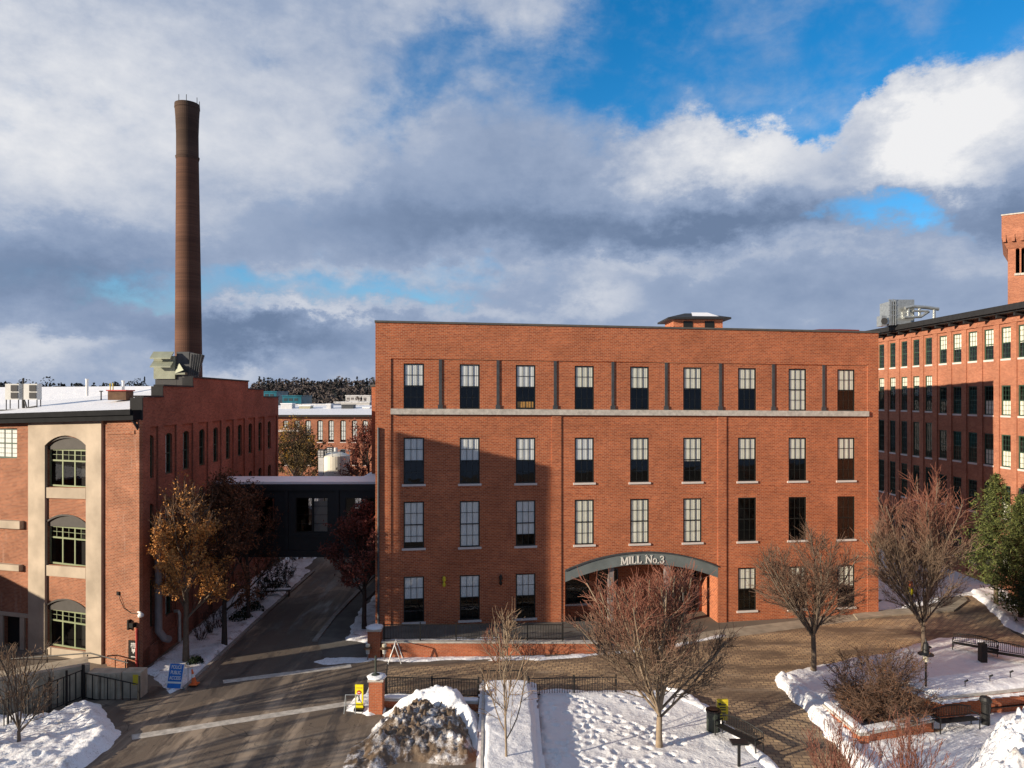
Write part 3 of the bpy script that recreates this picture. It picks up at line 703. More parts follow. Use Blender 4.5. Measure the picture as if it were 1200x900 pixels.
# ---- the porch behind the arch
PD = 2.6
mb = MB(); pw = (Fm.u(669)+.25, Fm.u(694)+.45)
wall(mb, Fm, ua1, ua2, ZB, 5.0, [(pw[0], pw[1], 1.0, 3.5), (Fm.u(712), Fm.u(738), .25, 3.3), (Fm.u(800), Fm.u(838), .25, 3.2)], d=-PD, depth=.12)
for uu in (ua1, ua2): mb.quad(Fm.pt(uu, 0, ZB), Fm.pt(uu, -PD, ZB), Fm.pt(uu, -PD, 5), Fm.pt(uu, 0, 5))
mb.build('porch_wall', 'brick_main', mill)
mb = MB(); mb.quad(Fm.pt(ua1, 0, 4.99), Fm.pt(ua2, 0, 4.99), Fm.pt(ua2, -PD, 4.99), Fm.pt(ua1, -PD, 4.99)); mb.build('porch_ceiling', 'far_tan', mill)
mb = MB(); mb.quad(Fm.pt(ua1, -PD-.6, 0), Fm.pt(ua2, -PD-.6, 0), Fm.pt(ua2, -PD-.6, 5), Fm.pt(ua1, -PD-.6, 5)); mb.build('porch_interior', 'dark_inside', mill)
window(mill, Fm, (pw[0]+pw[1])/2, 1.0, pw[1]-pw[0], 2.5, -PD-.05, 'frame_dark', 'glass', None, SILL)
for xa, xb, zt in ((712, 738, 3.3), (800, 838, 3.2)):
    ua, ub = Fm.u(xa), Fm.u(xb); mb = MB()
    Fm.box(mb, ua, ua+.09, -PD-.1, -PD, .25, zt); Fm.box(mb, ub-.09, ub, -PD-.1, -PD, .25, zt); Fm.box(mb, ua+.09, ub-.09, -PD-.1, -PD, zt-.09, zt); Fm.box(mb, ua+.09, ub-.09, -PD-.09, -PD-.01, 2.4, 2.48); Fm.box(mb, (ua+ub)/2-.04, (ua+ub)/2+.04, -PD-.09, -PD-.01, .25, 2.4)
    dr = mb.build('door', 'grey_metal', mill); mb = MB(); mb.quad(*[Fm.pt(a, -PD-.05, z) for a, z in ((ua, .25), (ub, .25), (ub, zt), (ua, zt))]); mb.build('pane', 'glass_dark', dr)
    mb = MB(); mb.tube([Fm.pt((ua+ub)/2-.1, -PD+.05, 1.0), Fm.pt((ua+ub)/2-.1, -PD+.05, 1.6)], .02); mb.build('handle', 'galv', dr)
for x in (717.5, 784):
    u = Fm.u(x); mb = MB(); Fm.box(mb, u-.17, u+.17, -.55, -.21, .0, 4.9); Fm.box(mb, u-.22, u+.22, -.6, -.16, .0, .35); mb.build('column', 'pipe_grey', mill)
# wall lanterns and the downpipe at the corner
for x, mt in ((520.3, 'yellow_old'), (586.5, 'black_paint')):
    u = Fm.u(x); z = 3.35
    mb = MB(); mb.lathe(Fm.pt(u, .16, z-.28), [(.03, 0), (.09, .05), (.10, .2), (.06, .24), (.06, .34), (.11, .38), (.10, .58), (.03, .66)], 10); Fm.box(mb, u-.05, u+.05, 0, .1, z-.05, z+.05)
    o = mb.build('wall_lantern', mt, mill)
mb = MB(); mb.tube([Fm.pt(Fm.u(443.5), PR+.06, .4), Fm.pt(Fm.u(443.5), PR+.06, 12.8)], .07, 8); mb.build('downpipe', 'grey_metal', mill)
# roof houses and the rear wing
def hip(mbw, mbr, cx, cy, w, d, z0, z1, zr, ov=.45):
    mbw.box((cx-w/2, cy-d/2, z0), (cx+w/2, cy+d/2, z1))
    e = [(cx-w/2-ov, cy-d/2-ov, z1), (cx+w/2+ov, cy-d/2-ov, z1), (cx+w/2+ov, cy+d/2+ov, z1), (cx-w/2-ov, cy+d/2+ov, z1)]; e2 = [(x, y, z1+.13) for x, y, z in e]; k = max(0, w-d)/2+.3
    r0, r1 = (cx-k, cy, zr), (cx+k, cy, zr)
    mbr.quad(*e); 
    for i in range(4): mbr.quad(e[i], e[(i+1) % 4], e2[(i+1) % 4], e2[i])
    mbr.quad(e2[0], e2[1], r1, r0); mbr.quad(e2[1], e2[2], r1); mbr.quad(e2[2], e2[3], r0, r1); mbr.quad(e2[3], e2[0], r0)
Yp = 55.0
a, b = MB(), MB(); hip(a, b, X_(818, Yp), Yp+1.5, 3.7, 3.0, 18.0, Z_(374.6, Yp), Z_(364.5, Yp), .5)
ph = a.build('roof_house', 'brick_main', mill); b.build('roof', 'roof_dark', ph)
mb = MB(); cx_, cy_ = X_(818, Yp), Yp+1.5; zt = Z_(374.6, Yp)
mb.quad((cx_-.4, cy_-1.35, zt+.30), (cx_+1.7, cy_-1.75, zt+.17), (cx_+1.0, cy_-.4, zt+.66), (cx_-.2, cy_-.3, zt+.68)); mb.build('snow_patch', 'snow_roof', ph)
for dx in (-.75, .85):
    mb = MB(); mb.box((cx_+dx-.35, cy_-1.53, zt-.85), (cx_+dx+.35, cy_-1.49, zt-.12)); g = mb.build('window', 'frame_dark', ph)
mb = MB(); mb.box((X_(435.5, 62), 62, 0), (-7.0, 72, Z_(453, 62))); rw = mb.build('rear_wing', 'brick_main', mill)
mb = MB(); mb.box((X_(435.5, 62)-.1, 61.9, Z_(453, 62)+.002), (-7, 72.1, Z_(453, 62)+.15)); mb.build('coping', 'coping', rw)

# ================================================================== black link bridge between the two mills
YB = 50.0; xb0, xb1 = -20.9, MF.pt(0, 0, 0)[0]-.07
zt, zb_ = 8.75, 4.05
lb = thing('link_bridge', 'black steel link bridge with a snowy roof spanning the lane between the mills', 'bridge', ((xb0+xb1)/2, YB, 0))
BF = WF((xb0, YB), (xb1, YB))
Wb = xb1-xb0
hol = []
def bu(px): return X_(px, YB)-xb0
wins = [(302, 322), (346.5, 366), (366.8, 384.5), (404.5, 424), (425.2, 440.5)]
for a, b in wins: hol.append((bu(a), bu(b), Z_(624, YB), Z_(583, YB)))
mb = MB(); wall(mb, BF, 0, Wb, zb_, zt-.45, hol, depth=.12)
mb.quad(BF.pt(0, 0, zb_), BF.pt(Wb, 0, zb_), BF.pt(Wb, -3.2, zb_), BF.pt(0, -3.2, zb_))
wall(mb, WF((xb1, YB+3.2), (xb0, YB+3.2)), 0, Wb, zb_, zt-.45, [(Wb-h[1], Wb-h[0], h[2], h[3]) for h in hol], depth=.12)
mb.build('wall', 'black_steel', lb)
mb = MB(); BF.box(mb, -.05, Wb+.02, -3.4, .22, zt-.45, zt-.02); 
for x in (336, 395.5): BF.box(mb, bu(x)-.12, bu(x)+.12, .001, .14, zb_-.3, zt-.46)
BF.box(mb, 0, Wb, .001, .10, zb_-.3, zb_+.12); BF.box(mb, 0, Wb, .001, .05, Z_(630, YB), Z_(628, YB))
mb.build('beam', 'black_steel', lb)
mb = MB(); BF.box(mb, .1, Wb-.05, -3.35, .18, zt-.018, zt+.14); mb.build('roof_snow', 'snow_roof', lb)
for i, h in enumerate(hol):
    window(lb, BF, (h[0]+h[1])/2, h[2], h[1]-h[0], h[3]-h[2], -.05, 'black_paint', 'glass_dark', (0, .9, 0, 1, 'curtain_pale') if i == 2 else None, style='ribbon')
mb = MB(); mb.box((xb0-.3, YB-.3, 5.4), (xb0+.9, YB+.0, 7.5)); 
# ================================================================== the old mill on the left
LF = WF((-31.0-12, 43.6+4.7), (-19.78, 39.3), shear=-.030)      # front, facing the plaza
# shear is measured from the right corner so that the corner keeps its height
def lz(px, py):
    u = LF.u(px); Y = LF.o.y+u*LF.t.y; return HC+(CY-py)/FPX*Y-.030*u+.030*LF.len
LF.pt = lambda u, d, z: (LF.o.x+u*LF.t.x+d*LF.n.x, LF.o.y+u*LF.t.y+d*LF.n.y, z-.030*(LF.len-u))
LL = LF.len; CR = LF.pt(LL, 0, 0)
ZE = lz(160, 492)                                    # underside of the fascia
om = thing('brick_mill', 'old brick mill with a snowy roof, stepped gable and tan framed arched windows', 'building', (CR[0], CR[1], 0))
SFm = WF((CR[0], CR[1]), (-21.2, 66.6))              # long side along the lane
hol = []; lw = []
def lu(x): return LF.u(x)
u36, u56, u103, u122 = lu(36), lu(55.5), lu(103.5), lu(121.5)
bay = []
for yt, yb in ((527, 571), (618, 663), (717, 760)):
    zt, zb_ = lz(78, yt-.5), lz(78, yb); bay.append((zb_, zt))
wu0, wu1 = lu(55.5), lu(100.8)
mb = MB()
zarch = [z1+(lz(78, 514)-lz(78, 527)) for z0, z1 in bay]
hol = [(wu0, wu1, z0, za, .42) for (z0, z1), za in zip(bay, zarch)]
wl = (LF.u(-7), LF.u(20), lz(10, 537), lz(10, 502)); hol.append(wl)
dl = (LF.u(5), LF.u(25), lz(15, 765), lz(15, 722)); hol.append(dl)
extra = [(LF.u(-60), LF.u(-34), wl[2], wl[3])]; hol += extra
wall(mb, LF, 0, LL, -.6, ZE+.02, hol, d=-.0, depth=.22)
# corner pier and a shallow pier left of the tan frame
LF.box(mb, lu(129.5), LL, .001, .22, -.6, ZE); LF.box(mb, LF.u(-30), LF.u(-9), .001, .2, -.6, ZE-.3)
LF.box(mb, LF.u(130), LL-.3, .22, .27, ZE-.75, ZE-.55)
mb.build('wall', 'brick_old', om)
mb = MB()                                            # tan render frame round the bay
LF.box(mb, u36, u56, .001, .16, -.55, ZE-.002); LF.box(mb, u103, u122, .001, .16, -.55, ZE-.002)
for k in range(12):                                  # its arched head
    P = arc(u56, u103, zarch[0]+.16, .55, 12); (x0, y0), (x1, y1) = P[k], P[k+1]; T_ = ZE-.002
    mb.quad(*[LF.pt(*q) for q in ((x0, .16, y0), (x1, .16, y1), (x1, .16, T_), (x0, .16, T_))]); mb.quad(*[LF.pt(*q) for q in ((x0, .16, y0), (x0, .0, y0), (x1, .0, y1), (x1, .16, y1))])
mb.build('render_frame', 'tan_render', om)
for (z0, z1), za in zip(bay, zarch):
    mb = MB(); LF.box(mb, wu0-.0, wu1+.08, .001, .10, z0-.62, z0-.02); sp = mb.build('spandrel', 'tan_render', om)
    mb = MB(); P = arc(wu0, wu1, za, .42, 12)
    for k in range(12):
        (x0, y0), (x1, y1) = P[k], P[k+1]; mb.quad(*[LF.pt(*q) for q in ((x0, -.05, z1), (x1, -.05, z1), (x1, -.05, y1), (x0, -.05, y0))])
        for (da, db) in ((.02, .10),): mb.quad(*[LF.pt(*q) for q in ((x0, .06, y0), (x1, .06, y1), (x1, .06, y1+.1), (x0, .06, y0+.1))])
    mb.build('arch_panel', 'arch_panel', om)
    window(om, LF, (wu0+wu1)/2, z0, wu1-wu0, z1-z0, -.14, 'frame_sage', 'glass', None, style='triple')
for h in [wl]+extra: window(om, LF, (h[0]+h[1])/2, h[2], h[1]-h[0], h[3]-h[2], -.14, 'frame_green', 'glass', (0, 1, 0, 1, 'curtain_pale'), (.05, .1, .1, 'frame_green'), style='mill')
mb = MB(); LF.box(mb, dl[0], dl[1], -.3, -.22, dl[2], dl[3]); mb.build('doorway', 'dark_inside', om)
mb = MB(); LF.box(mb, LF.u(-5), LF.u(35), .001, .12, dl[3]+.02, dl[3]+.22); LF.box(mb, LF.u(-5), dl[0], .001, .1, -.5, dl[3]); LF.box(mb, dl[1], LF.u(30), .001, .1, -.5, dl[3]); mb.build('door_surround', 'tan_render', om)
mb = MB()
for y0, y1, x1 in ((609.5, 618.5, 28), (660.5, 667.5, 27)): mb = MB(); LF.box(mb, LF.u(-12), LF.u(x1), .001, .26, lz(14, y1), lz(14, y0)); mb.build('ledge', 'tan_render', om)
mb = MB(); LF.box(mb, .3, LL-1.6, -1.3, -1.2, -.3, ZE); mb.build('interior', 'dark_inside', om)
# side wall with its stepped gable
def szc(px, py): return SFm.z(px, py)
cx_ = [178, 200, 220, 238.5, 254.5, 269, 282.8, 295, 306.2, 317]
su = [SFm.u(x) for x in cx_]
ROWS = [(10.15, 12.55), (5.85, 8.75), (1.9, 4.7)]; hs = []; WS = .95
for z0, z1 in ROWS:
    for u in su: hs.append((u-WS/2, u+WS/2, z0, z1, .16))
steps = [(0, 14.62), (SFm.u(191), 15.25), (SFm.u(226), 15.85), (SFm.u(291), 15.25), (SFm.u(309), 14.62), (SFm.len, 14.62)]
mb = MB(); ZP = 13.0
wall(mb, SFm, 0, SFm.len, -.4, ZP, hs, d=-.10, depth=.2)
for i in range(5):
    ua, ub = steps[i][0], steps[i+1][0]; z = steps[i][1]
    for d in (.0, -.42): mb.quad(SFm.pt(ua, d, ZP), SFm.pt(ub, d, ZP), SFm.pt(ub, d, z), SFm.pt(ua, d, z))
    mb.quad(SFm.pt(ua, 0, z), SFm.pt(ub, 0, z), SFm.pt(ub, -.42, z), SFm.pt(ua, -.42, z))
    zn = steps[i+1][1] if i < 4 else ZP
    mb.quad(SFm.pt(ub, 0, z), SFm.pt(ub, -.42, z), SFm.pt(ub, -.42, zn), SFm.pt(ub, 0, zn))
mb.quad(SFm.pt(0, 0, ZP), SFm.pt(0, -.42, ZP), SFm.pt(0, -.42, 14.62), SFm.pt(0, 0, 14.62))
mb.quad(SFm.pt(0, 0, ZP), SFm.pt(SFm.len, 0, ZP), SFm.pt(SFm.len, -.1, ZP), SFm.pt(0, -.1, ZP))
edges = [0]+[(su[i]+su[i+1])/2 for i in range(9)]+[SFm.len]
for i, e_ in enumerate(edges):                       # piers between the bays
    a = max(0, e_-.42) if i else 0; b = min(SFm.len, e_+.42) if i else .9
    SFm.box(mb, a, b, -.099, .0, -.4, ZP-.001)
SFm.box(mb, 0, SFm.len, -.099, -.0, -.38, 1.0)
e0 = SFm.pt(SFm.len, 0, 0); mb.quad((e0[0], e0[1], -.4), (e0[0]-22, e0[1]+2, -.4), (e0[0]-22, e0[1]+2, 13.0), (e0[0], e0[1], 13.3))
mb.build('side_wall', 'brick_side', om)
mb = MB()
for i in range(5):
    ua, ub = steps[i][0], steps[i+1][0]; z = steps[i][1]; SFm.box(mb, ua+(-.06 if i < 3 else .0), ub+(.06 if i > 1 else 0), -.5, .06, z+.002, z+.10)
for u, z0, z1 in ((0, 13.4, 14.6), (steps[1][0], 14.7, 15.25), (steps[2][0], 15.3, 15.85)):
    SFm.box(mb, u-.10, u-.002, -.62, .03, z0, z1)
mb.build('coping', 'roof_dark', om)
for j, (z0, z1) in enumerate(ROWS):
    for i, u in enumerate(su):
        window(om, SFm, u, z0, WS, z1-z0, -.22, 'frame_green', 'glass', (0, 1, 0, .62, 'curtain_pale') if (i*7+j*3) % 3 else None, (.06, .1, .12, 'sill_stone'), style='arched', rise=.16)
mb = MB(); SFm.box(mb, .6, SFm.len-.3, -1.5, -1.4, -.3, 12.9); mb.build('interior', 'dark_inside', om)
mb = MB(); mb.tube([SFm.pt(SFm.u(181), .22, 1.6), SFm.pt(SFm.u(181), .22, 6.2)], .2, 12); mb.tube([SFm.pt(SFm.u(181), .22, 1.65), SFm.pt(SFm.u(182), .5, 1.2), SFm.pt(SFm.u(186), .55, 1.0)], .2, 12); mb.build('vent_pipe', 'pipe_grey', om)
mb = MB(); mb.tube([SFm.pt(SFm.u(203), .05, 2.0), SFm.pt(SFm.u(203), .3, 2.0), SFm.pt(SFm.u(203), .36, 1.85), SFm.pt(SFm.u(203), .36, .2)], .1, 10); mb.build('pipe', 'galv', om)
mb = MB(); 
mb.tube([LF.pt(LL-.12, .27, .1), LF.pt(LL-.12, .27, 2.3)], .06, 8); mb.build('marker_post', 'red_paint', om)
# roof: snow, fascia, gutter
rid = 52.0
ez = ZE+.55
def RP(u, back, z): return LF.pt(u, -back, z)
mb = MB(); mb.quad(RP(-2, -.55, ez), RP(LL-.45, -.55, ez), SFm.pt(SFm.u(262), -.45, 15.45), (-75, 58, 15.2))
q = SFm.pt(SFm.u(262), -.45, 15.45); e1 = SFm.pt(SFm.len, -.45, 13.0); mb.quad(q, e1, (-75, 72, 12.8), (-75, 58, 15.2))
mb.build('roof_snow', 'snow_roof', om)
mb = MB(); LF.box(mb, -2, LL-.02, .0, .60, ZE, ez-.02); LF.box(mb, -2, LL-.1, .60, .72, ZE+.28, ez+.02); 
mb.build('fascia', 'fascia', om)
mb = MB(); mb.tube([LF.pt(LL-.25, .5, ZE+.1), LF.pt(LL-.12, .3, ZE-.3), LF.pt(LL-.12, .1, ZE-.6)], .08); mb.build('downpipe', 'roof_dark', om)
# things fixed near the corner
mb = MB(); uS = (LF.u(155.2)); uE = LF.u(167.2)
sg = thing('wall_sign', 'black sign with white lettering and crest on the brick corner pier', 'sign', LF.pt((uS+uE)/2, .22, 1.9))
mb = MB(); LF.box(mb, uS, uE, .221, .26, lz(161, 770.5), lz(161, 749)); mb.build('board', 'black_paint', sg)
zz = (lz(161, 770.5)+lz(161, 749))/2
for body, s, dz, sx_ in (('Mills', .20, .33, 1), ('APARTMENTS', .075, .17, 1), ('SPRING ST', .07, .08, 1), ('& LOFTS', .075, -.38, 1)):
    if body in ('SPRING ST', 'APARTMENTS', '& LOFTS', 'Mills'): pass
mb = MB()                                            # unreadable lines of small lettering: rows of small raised strokes, and a crest
rr = random.Random(3); uM = (uS+uE)/2
def scribble(z, h, w):
    x = uM-w/2
    while x < uM+w/2: 
        g = rr.uniform(.012, .03); LF.box(mb, x, x+g, .261, .266, z+rr.uniform(-.3, 0)*h*.3, z+h*rr.uniform(.7, 1)); x += g+.018
scribble(zz+.28, .11, .34); scribble(zz+.2, .05, .38); scribble(zz+.13, .04, .38); scribble(zz-.40, .06, .34)
for k in range(7): LF.box(mb, uM-.10+.01*k, uM+.10-.01*k, .261, .266, zz-.05-.035*k+.08, zz-.05-.035*k+.10)
LF.box(mb, uM-.11, uM-.08, .261, .267, zz-.1, zz+.09); LF.box(mb, uM+.08, uM+.11, .261, .267, zz-.1, zz+.09)
mb.build('lettering', 'white_paint', sg)
cm = thing('security_camera', 'white security camera on the brick corner above the black sign', 'camera', LF.pt(LL-.1, .25, 4.1))
mb = MB(); a = Vector(LF.pt(LL-.05, .24, lz(168, 716))); mb.tube([a, a+Vector((.25, -.25, .05))], .05, 8); mb.build('arm', 'white_paint', cm)
mb = MB(); mb.lathe(a+Vector((.28, -.28, -.2)), [(.05, 0), (.14, .04), (.16, .12), (.12, .2), (.03, .25)], 12); mb.build('dome', 'white_paint', cm)
fl = thing('wall_light', 'black flood light on the brick corner pier below the camera', 'light', LF.pt(LL-.8, .25, 3.0))
mb = MB(); um = LF.u(160); LF.box(mb, um-.22, um-.12, .22, .42, lz(160, 736), lz(160, 724.5)); LF.box(mb, um-.12, um+.05, .3, .38, lz(160, 731), lz(160, 729)); LF.box(mb, um+.03, um+.28, .28, .5, lz(160, 732.5), lz(160, 727)); mb.build('fitting', 'black_paint', fl)
mb = MB(); P = [LF.pt(LF.u(143), .23, lz(143, 693)), LF.pt(LF.u(146), .3, lz(146, 700)), LF.pt(LF.u(150), .26, lz(150, 711)), LF.pt(LF.u(158), .24, lz(158, 717)), LF.pt(LF.u(166), .24, lz(166, 718))]
mb.tube(P, .018, 5); LF.box(mb, LF.u(142), LF.u(144.5), .22, .3, lz(143, 696), lz(143, 692)); mb.build('cable', 'black_paint', cm)
# rooftop plant
def ac(px, label):
    Y = 45.5; x = X_(px, Y); zb = Z_(474, Y)+.3
    t = thing('air_conditioner', label, 'air conditioner', (x, Y, zb-.8), 'air conditioners on the snowy roof')
    mb = MB(); mb.box((x-.42, Y-.2, zb), (x+.42, Y+.25, zb+.98)); mb.build('casing', 'ac_white', t)
    mb = MB(); mb.box((x-.05, Y-.24, zb+.08), (x+.36, Y-.205, zb+.44)); mb.box((x-.05, Y-.24, zb+.52), (x+.36, Y-.205, zb+.9)); mb.build('grille', 'grille_dark', t)
    mb = MB()
    for dx in (-.38, .38): mb.tube([(x+dx, Y-.15, zb), (x+dx, Y-.15, zb-.75)], .03); mb.tube([(x+dx, Y+.2, zb), (x+dx, Y+.2, zb-.75)], .03)
    mb.build('stand', 'grille_dark', t)
ac(16.5, 'left of two pale air conditioners standing on legs on the snowy roof'); ac(38, 'right of two pale air conditioners standing on legs on the snowy roof')
t = thing('pipe_mast', 'dark mast with cables between the two rooftop air conditioners', 'mast', (X_(28, 45.4), 45.4, 14)); mb = MB(); mb.tube([(X_(27.5, 45.4), 45.4, 13.4), (X_(27.5, 45.4), 45.4, Z_(443, 45.4))], .05); mb.build('mast', 'grille_dark', t)
mb = MB(); mb.tube([(X_(29, 45.4), 45.4, Z_(470, 45)), (X_(34, 45.4), 45.2, Z_(478, 45)), (X_(46, 45.4), 45.2, Z_(476, 45))], .05); mb.box((X_(2, 45), 44.6, 13.2), (X_(34, 45), 45.0, Z_(480, 44.8))); mb.build('cable_box', 'grille_dark', t)
t = thing('roof_hatch', 'red roof hatch with a yellow safety rail in the roof snow', 'roof hatch', (X_(141, 45), 45, 14)); x = X_(141, 45); z = Z_(465, 45)
mb = MB(); mb.box((x-.55, 44.6, z-.2), (x+.55, 45.5, z+.35)); mb.build('kerb', 'wood_brown', t); mb = MB(); mb.box((x-.6, 44.5, z+.352), (x+.6, 45.6, z+.42)); mb.build('lid', 'red_paint', t)
mb = MB(); mb.tube([(x-.62, 45, z+.2), (x-.62, 45, z+.82), (x-.45, 45, z+.85), (x-.45, 45, z+.2)], .03); mb.build('rail', 'yellow_old', t)
for px, yt, yb, Y, lab in ((102, 445, 457, 50, 'tall white vent pipe in the middle of the snowy roof'), (144.5, 447, 451, 51, 'short white vent pipe near the ridge of the snowy roof'), (118.5, 459, 463, 47, 'thin dark vent stub left of the red roof hatch')):
    t = MB(); t.tube([(X_(px, Y), Y, Z_(yb, Y)-.4), (X_(px, Y), Y, Z_(yt, Y))], .09 if Y != 47 else .04, 10); t.tube([(X_(px, Y), Y, Z_(yt, Y)), (X_(px, Y), Y, Z_(yt, Y)+.06)], .12, 10); o = t.build('vent_pipe', 'white_paint' if Y != 47 else 'grille_dark'); tag(o, lab, 'vent pipe')
# big sheet metal extractor
Yv = 48.0
t = thing('extractor_unit', 'green grey sheet metal extractor with hoods below the tall chimney', 'ventilation unit', (X_(208, Yv), Yv, 15))
def vx(p): return X_(p, Yv)
def vz(p): return Z_(p, Yv)
mb = MB(); mb.box((vx(180), Yv, vz(444)), (vx(205), Yv+.9, vz(417))); mb.build('cabinet', 'galv_green', t)
for ya, yb in ((412, 420), (423, 430)):
    mb = MB(); A = [(vx(179), Yv-.4, vz(yb-.5)), (vx(203), Yv-.4, vz(yb-.5)), (vx(204), Yv-.02, vz(ya)), (vx(180), Yv-.02, vz(ya))]; B = [(p[0], p[1], p[2]-.08) for p in A]
    mb.quad(*A); mb.quad(*B)
    for k in range(4): mb.quad(A[k], A[(k+1) % 4], B[(k+1) % 4], B[k])
    mb.build('hood', 'galv_green', t)
mb = MB(); mb.box((vx(205.3), Yv+.2, vz(447)), (vx(220), Yv+.9, vz(412))); mb.build('duct', 'grey_metal', t)
mb = MB(); A = [(vx(220), Yv+.1, vz(441)), (vx(231), Yv+.1, vz(441)), (vx(238.5), Yv+.1, vz(416)), (vx(222), Yv+.1, vz(413))]; B = [(p[0]-.25, p[1]+.7, p[2]) for p in A]
mb.quad(*A); mb.quad(*B)
for k in range(4): mb.quad(A[k], A[(k+1) % 4], B[(k+1) % 4], B[k])
for k in range(5):
    f = k/5+.08; mb.tube([(vx(221+12*f), Yv+.05, vz(440)), (vx(223+15*f), Yv+.05, vz(415))], .035, 4)
mb.build('louvre', 'grey_metal', t)
mb = MB(); mb.quad((vx(207), Yv-.3, vz(438)), (vx(219), Yv-.5, vz(434)), (vx(211), Yv-.1, vz(426)), (vx(207), Yv+.1, vz(428))); mb.box((vx(207), Yv-.3, vz(439)), (vx(219), Yv+.19, vz(436.5))); mb.build('flap', 'galv_green', t)
mb = MB(); mb.box((vx(181), Yv+.1, vz(456)), (vx(206), Yv+2, vz(444.2))); mb.box((vx(206.3), Yv+.1, vz(456)), (vx(224), Yv+2, vz(441.5))); mb.build('base', 'grille_dark', t)

# ================================================================== the chimney
Yc = 90.0; cxk = X_(222, Yc); zt = Z_(122.5, Yc)
ch = thing('factory_chimney', 'tall tapering round brick factory chimney with a dark flared top', 'chimney', (cxk, Yc, 0))
k = Yc/FPX
def cr_(z): # half width by height
    t = z/zt; return (16.9-(16.9-12.3)*min(1, t/.87))*k
mb = MB(); N = 30
prof = [(z, cr_(z)) for z in np.linspace(0, zt*.865, 16)]
def lathe_lean(mb, prof, n=40):
    pts = [Vector((cxk-2.6*k*(z/zt), Yc, z)) for z, r in prof]; base = len(mb.v)
    for p, (z, r) in zip(pts, prof):
        for j in range(n): a = 2*math.pi*j/n; mb.v.append((p.x+r*math.cos(a), p.y+r*math.sin(a), z))
    for i in range(len(prof)-1):
        for j in range(n): a = base+i*n+j; b = base+i*n+(j+1) % n; mb.f.append((a, b, b+n, a+n))
lathe_lean(mb, prof); o = mb.build('shaft', 'brick_stack', ch)
mb = MB(); z0 = zt*.865; lathe_lean(mb, [(z0, cr_(z0)+.02), (z0+.35, cr_(z0)+.10), (z0+.4, cr_(z0)), (z0+(zt-z0)*.45, 12.2*k), (z0+(zt-z0)*.75, 12.9*k), (zt-.6, 13.6*k), (zt-.55, 14.0*k), (zt, 13.7*k), (zt+.02, 11.6*k), (zt-2, 11.4*k)]); mb.build('flared_top', 'brick_stack_top', ch)
mb = MB()
for a in (-.3, .35, 1.3, 2.2): mb.tube([(cxk-2.6*k+13.5*k*math.sin(a), Yc-13.5*k*math.cos(a), zt-.3), (cxk-2.6*k+13.5*k*math.sin(a), Yc-13.5*k*math.cos(a), zt+.7)], .04, 5)
mb.build('lightning_rod', 'black_steel', ch)

# ================================================================== the long mill on the right
RX = 35.7
RF = WF((RX+.0, 104), (RX+.35, 30)); RL = RF.len
rm = thing('brick_mill', 'long brick mill with white lintels, green windows and black eaves on the right', 'building', (RX, 60, 0))
XC = [1033, 1046, 1059.6, 1073.6, 1088.2, 1105.3, 1121.6, 1140, 1158.8, 1179.3, 1199.5]
ru = [RF.u(x) for x in XC]; sp = (ru[-1]-ru[5])/5
ru += [ru[-1]+sp*k for k in range(1, 3)]
ru = [ru[0]-2.15*k for k in (4, 3, 2, 1)]+ru
hs = []; rw_ = []
for i, u in enumerate(ru):
    c1 = i < 9
    R_ = [(17.45, 19.75), (13.45, 16.5) if c1 else (13.3, 15.5), (9.45, 12.45) if c1 else (9.55, 11.9), (5.55, 8.6) if c1 else (5.8, 8.2), (1.8, 4.4)]
    ww = 1.0 if c1 else 1.12
    for r, (a, b) in enumerate(R_): hs.append((u-ww/2, u+ww/2, a, b)); rw_.append((i, r, u, a, b, ww))
mb = MB(); wall(mb, RF, 0, RL, 0, 20.6, hs, d=0, depth=.16)
for i in range(len(ru)-1):
    m = (ru[i]+ru[i+1])/2; RF.box(mb, m-.30, m+.30, .001, .09, 0.0, 20.0)
RF.box(mb, 0, RL, .001, .12, 20.001, 20.6)
mb.quad((RX, 104, 0), (RX+14, 104, 0), (RX+14, 104, 20.6), (RX, 104, 20.6))
mb.build('wall', 'brick_mill', rm)
mb = MB(); RF.box(mb, 0, RL, -1.5, -1.4, 0, 20.5); mb.build('interior', 'dark_inside', rm)
for i, r, u, a, b, ww in rw_:
    if i < 4 and r > 0: continue
    bl = None
    if r == 0 and i > 8: bl = ((.5, 1, 0, 1, 'curtain') if i % 2 else (.45, 1, 0, 1, 'curtain'))
    if r == 1 and i < 9: bl = (.72, 1, 0, 1, 'curtain')
    if r >= 1 and i > 11: bl = (0, .5, 0, 1, 'curtain')
    window(rm, RF, u, a, ww, b-a, -.06, 'frame_green', 'glass', bl, (.06, .08, .14, 'sill_stone'), (.1, .03, .38, 'sill_stone'), style='mill')
mb = MB()
RF.box(mb, -2, RL, -1, 1.0, 20.75, 20.95); RF.box(mb, -2, RL, 1.0, 1.18, 20.72, 21.15); RF.box(mb, -2, RL, .13, .95, 20.6, 20.749)
mb.quad(RF.pt(-2, 1.18, 21.15), RF.pt(RL, 1.18, 21.15), RF.pt(RL, -9, 22.1), RF.pt(-2, -9, 22.1))
mb.quad(RF.pt(-2, -9, 22.1), RF.pt(RL, -9, 22.1), RF.pt(RL, -18, 21.1), RF.pt(-2, -18, 21.1))
mb.build('roof', 'roof_dark', rm)
mb = MB()
for i in range(25): mb = MB(); u = 28+i*1.9; RF.box(mb, u-.09, u+.09, .13, .85, 20.35, 20.598); mb.build('eave_bracket', 'roof_dark', rm)
a, b = MB(), MB(); hip(a, b, X_(976, 92), 93, 5.0, 3.0, 20.0, Z_(388.5, 92), Z_(384.8, 92), .4); ph = a.build('roof_house', 'brick_mill', rm); b.build('roof', 'shingle_red', ph)
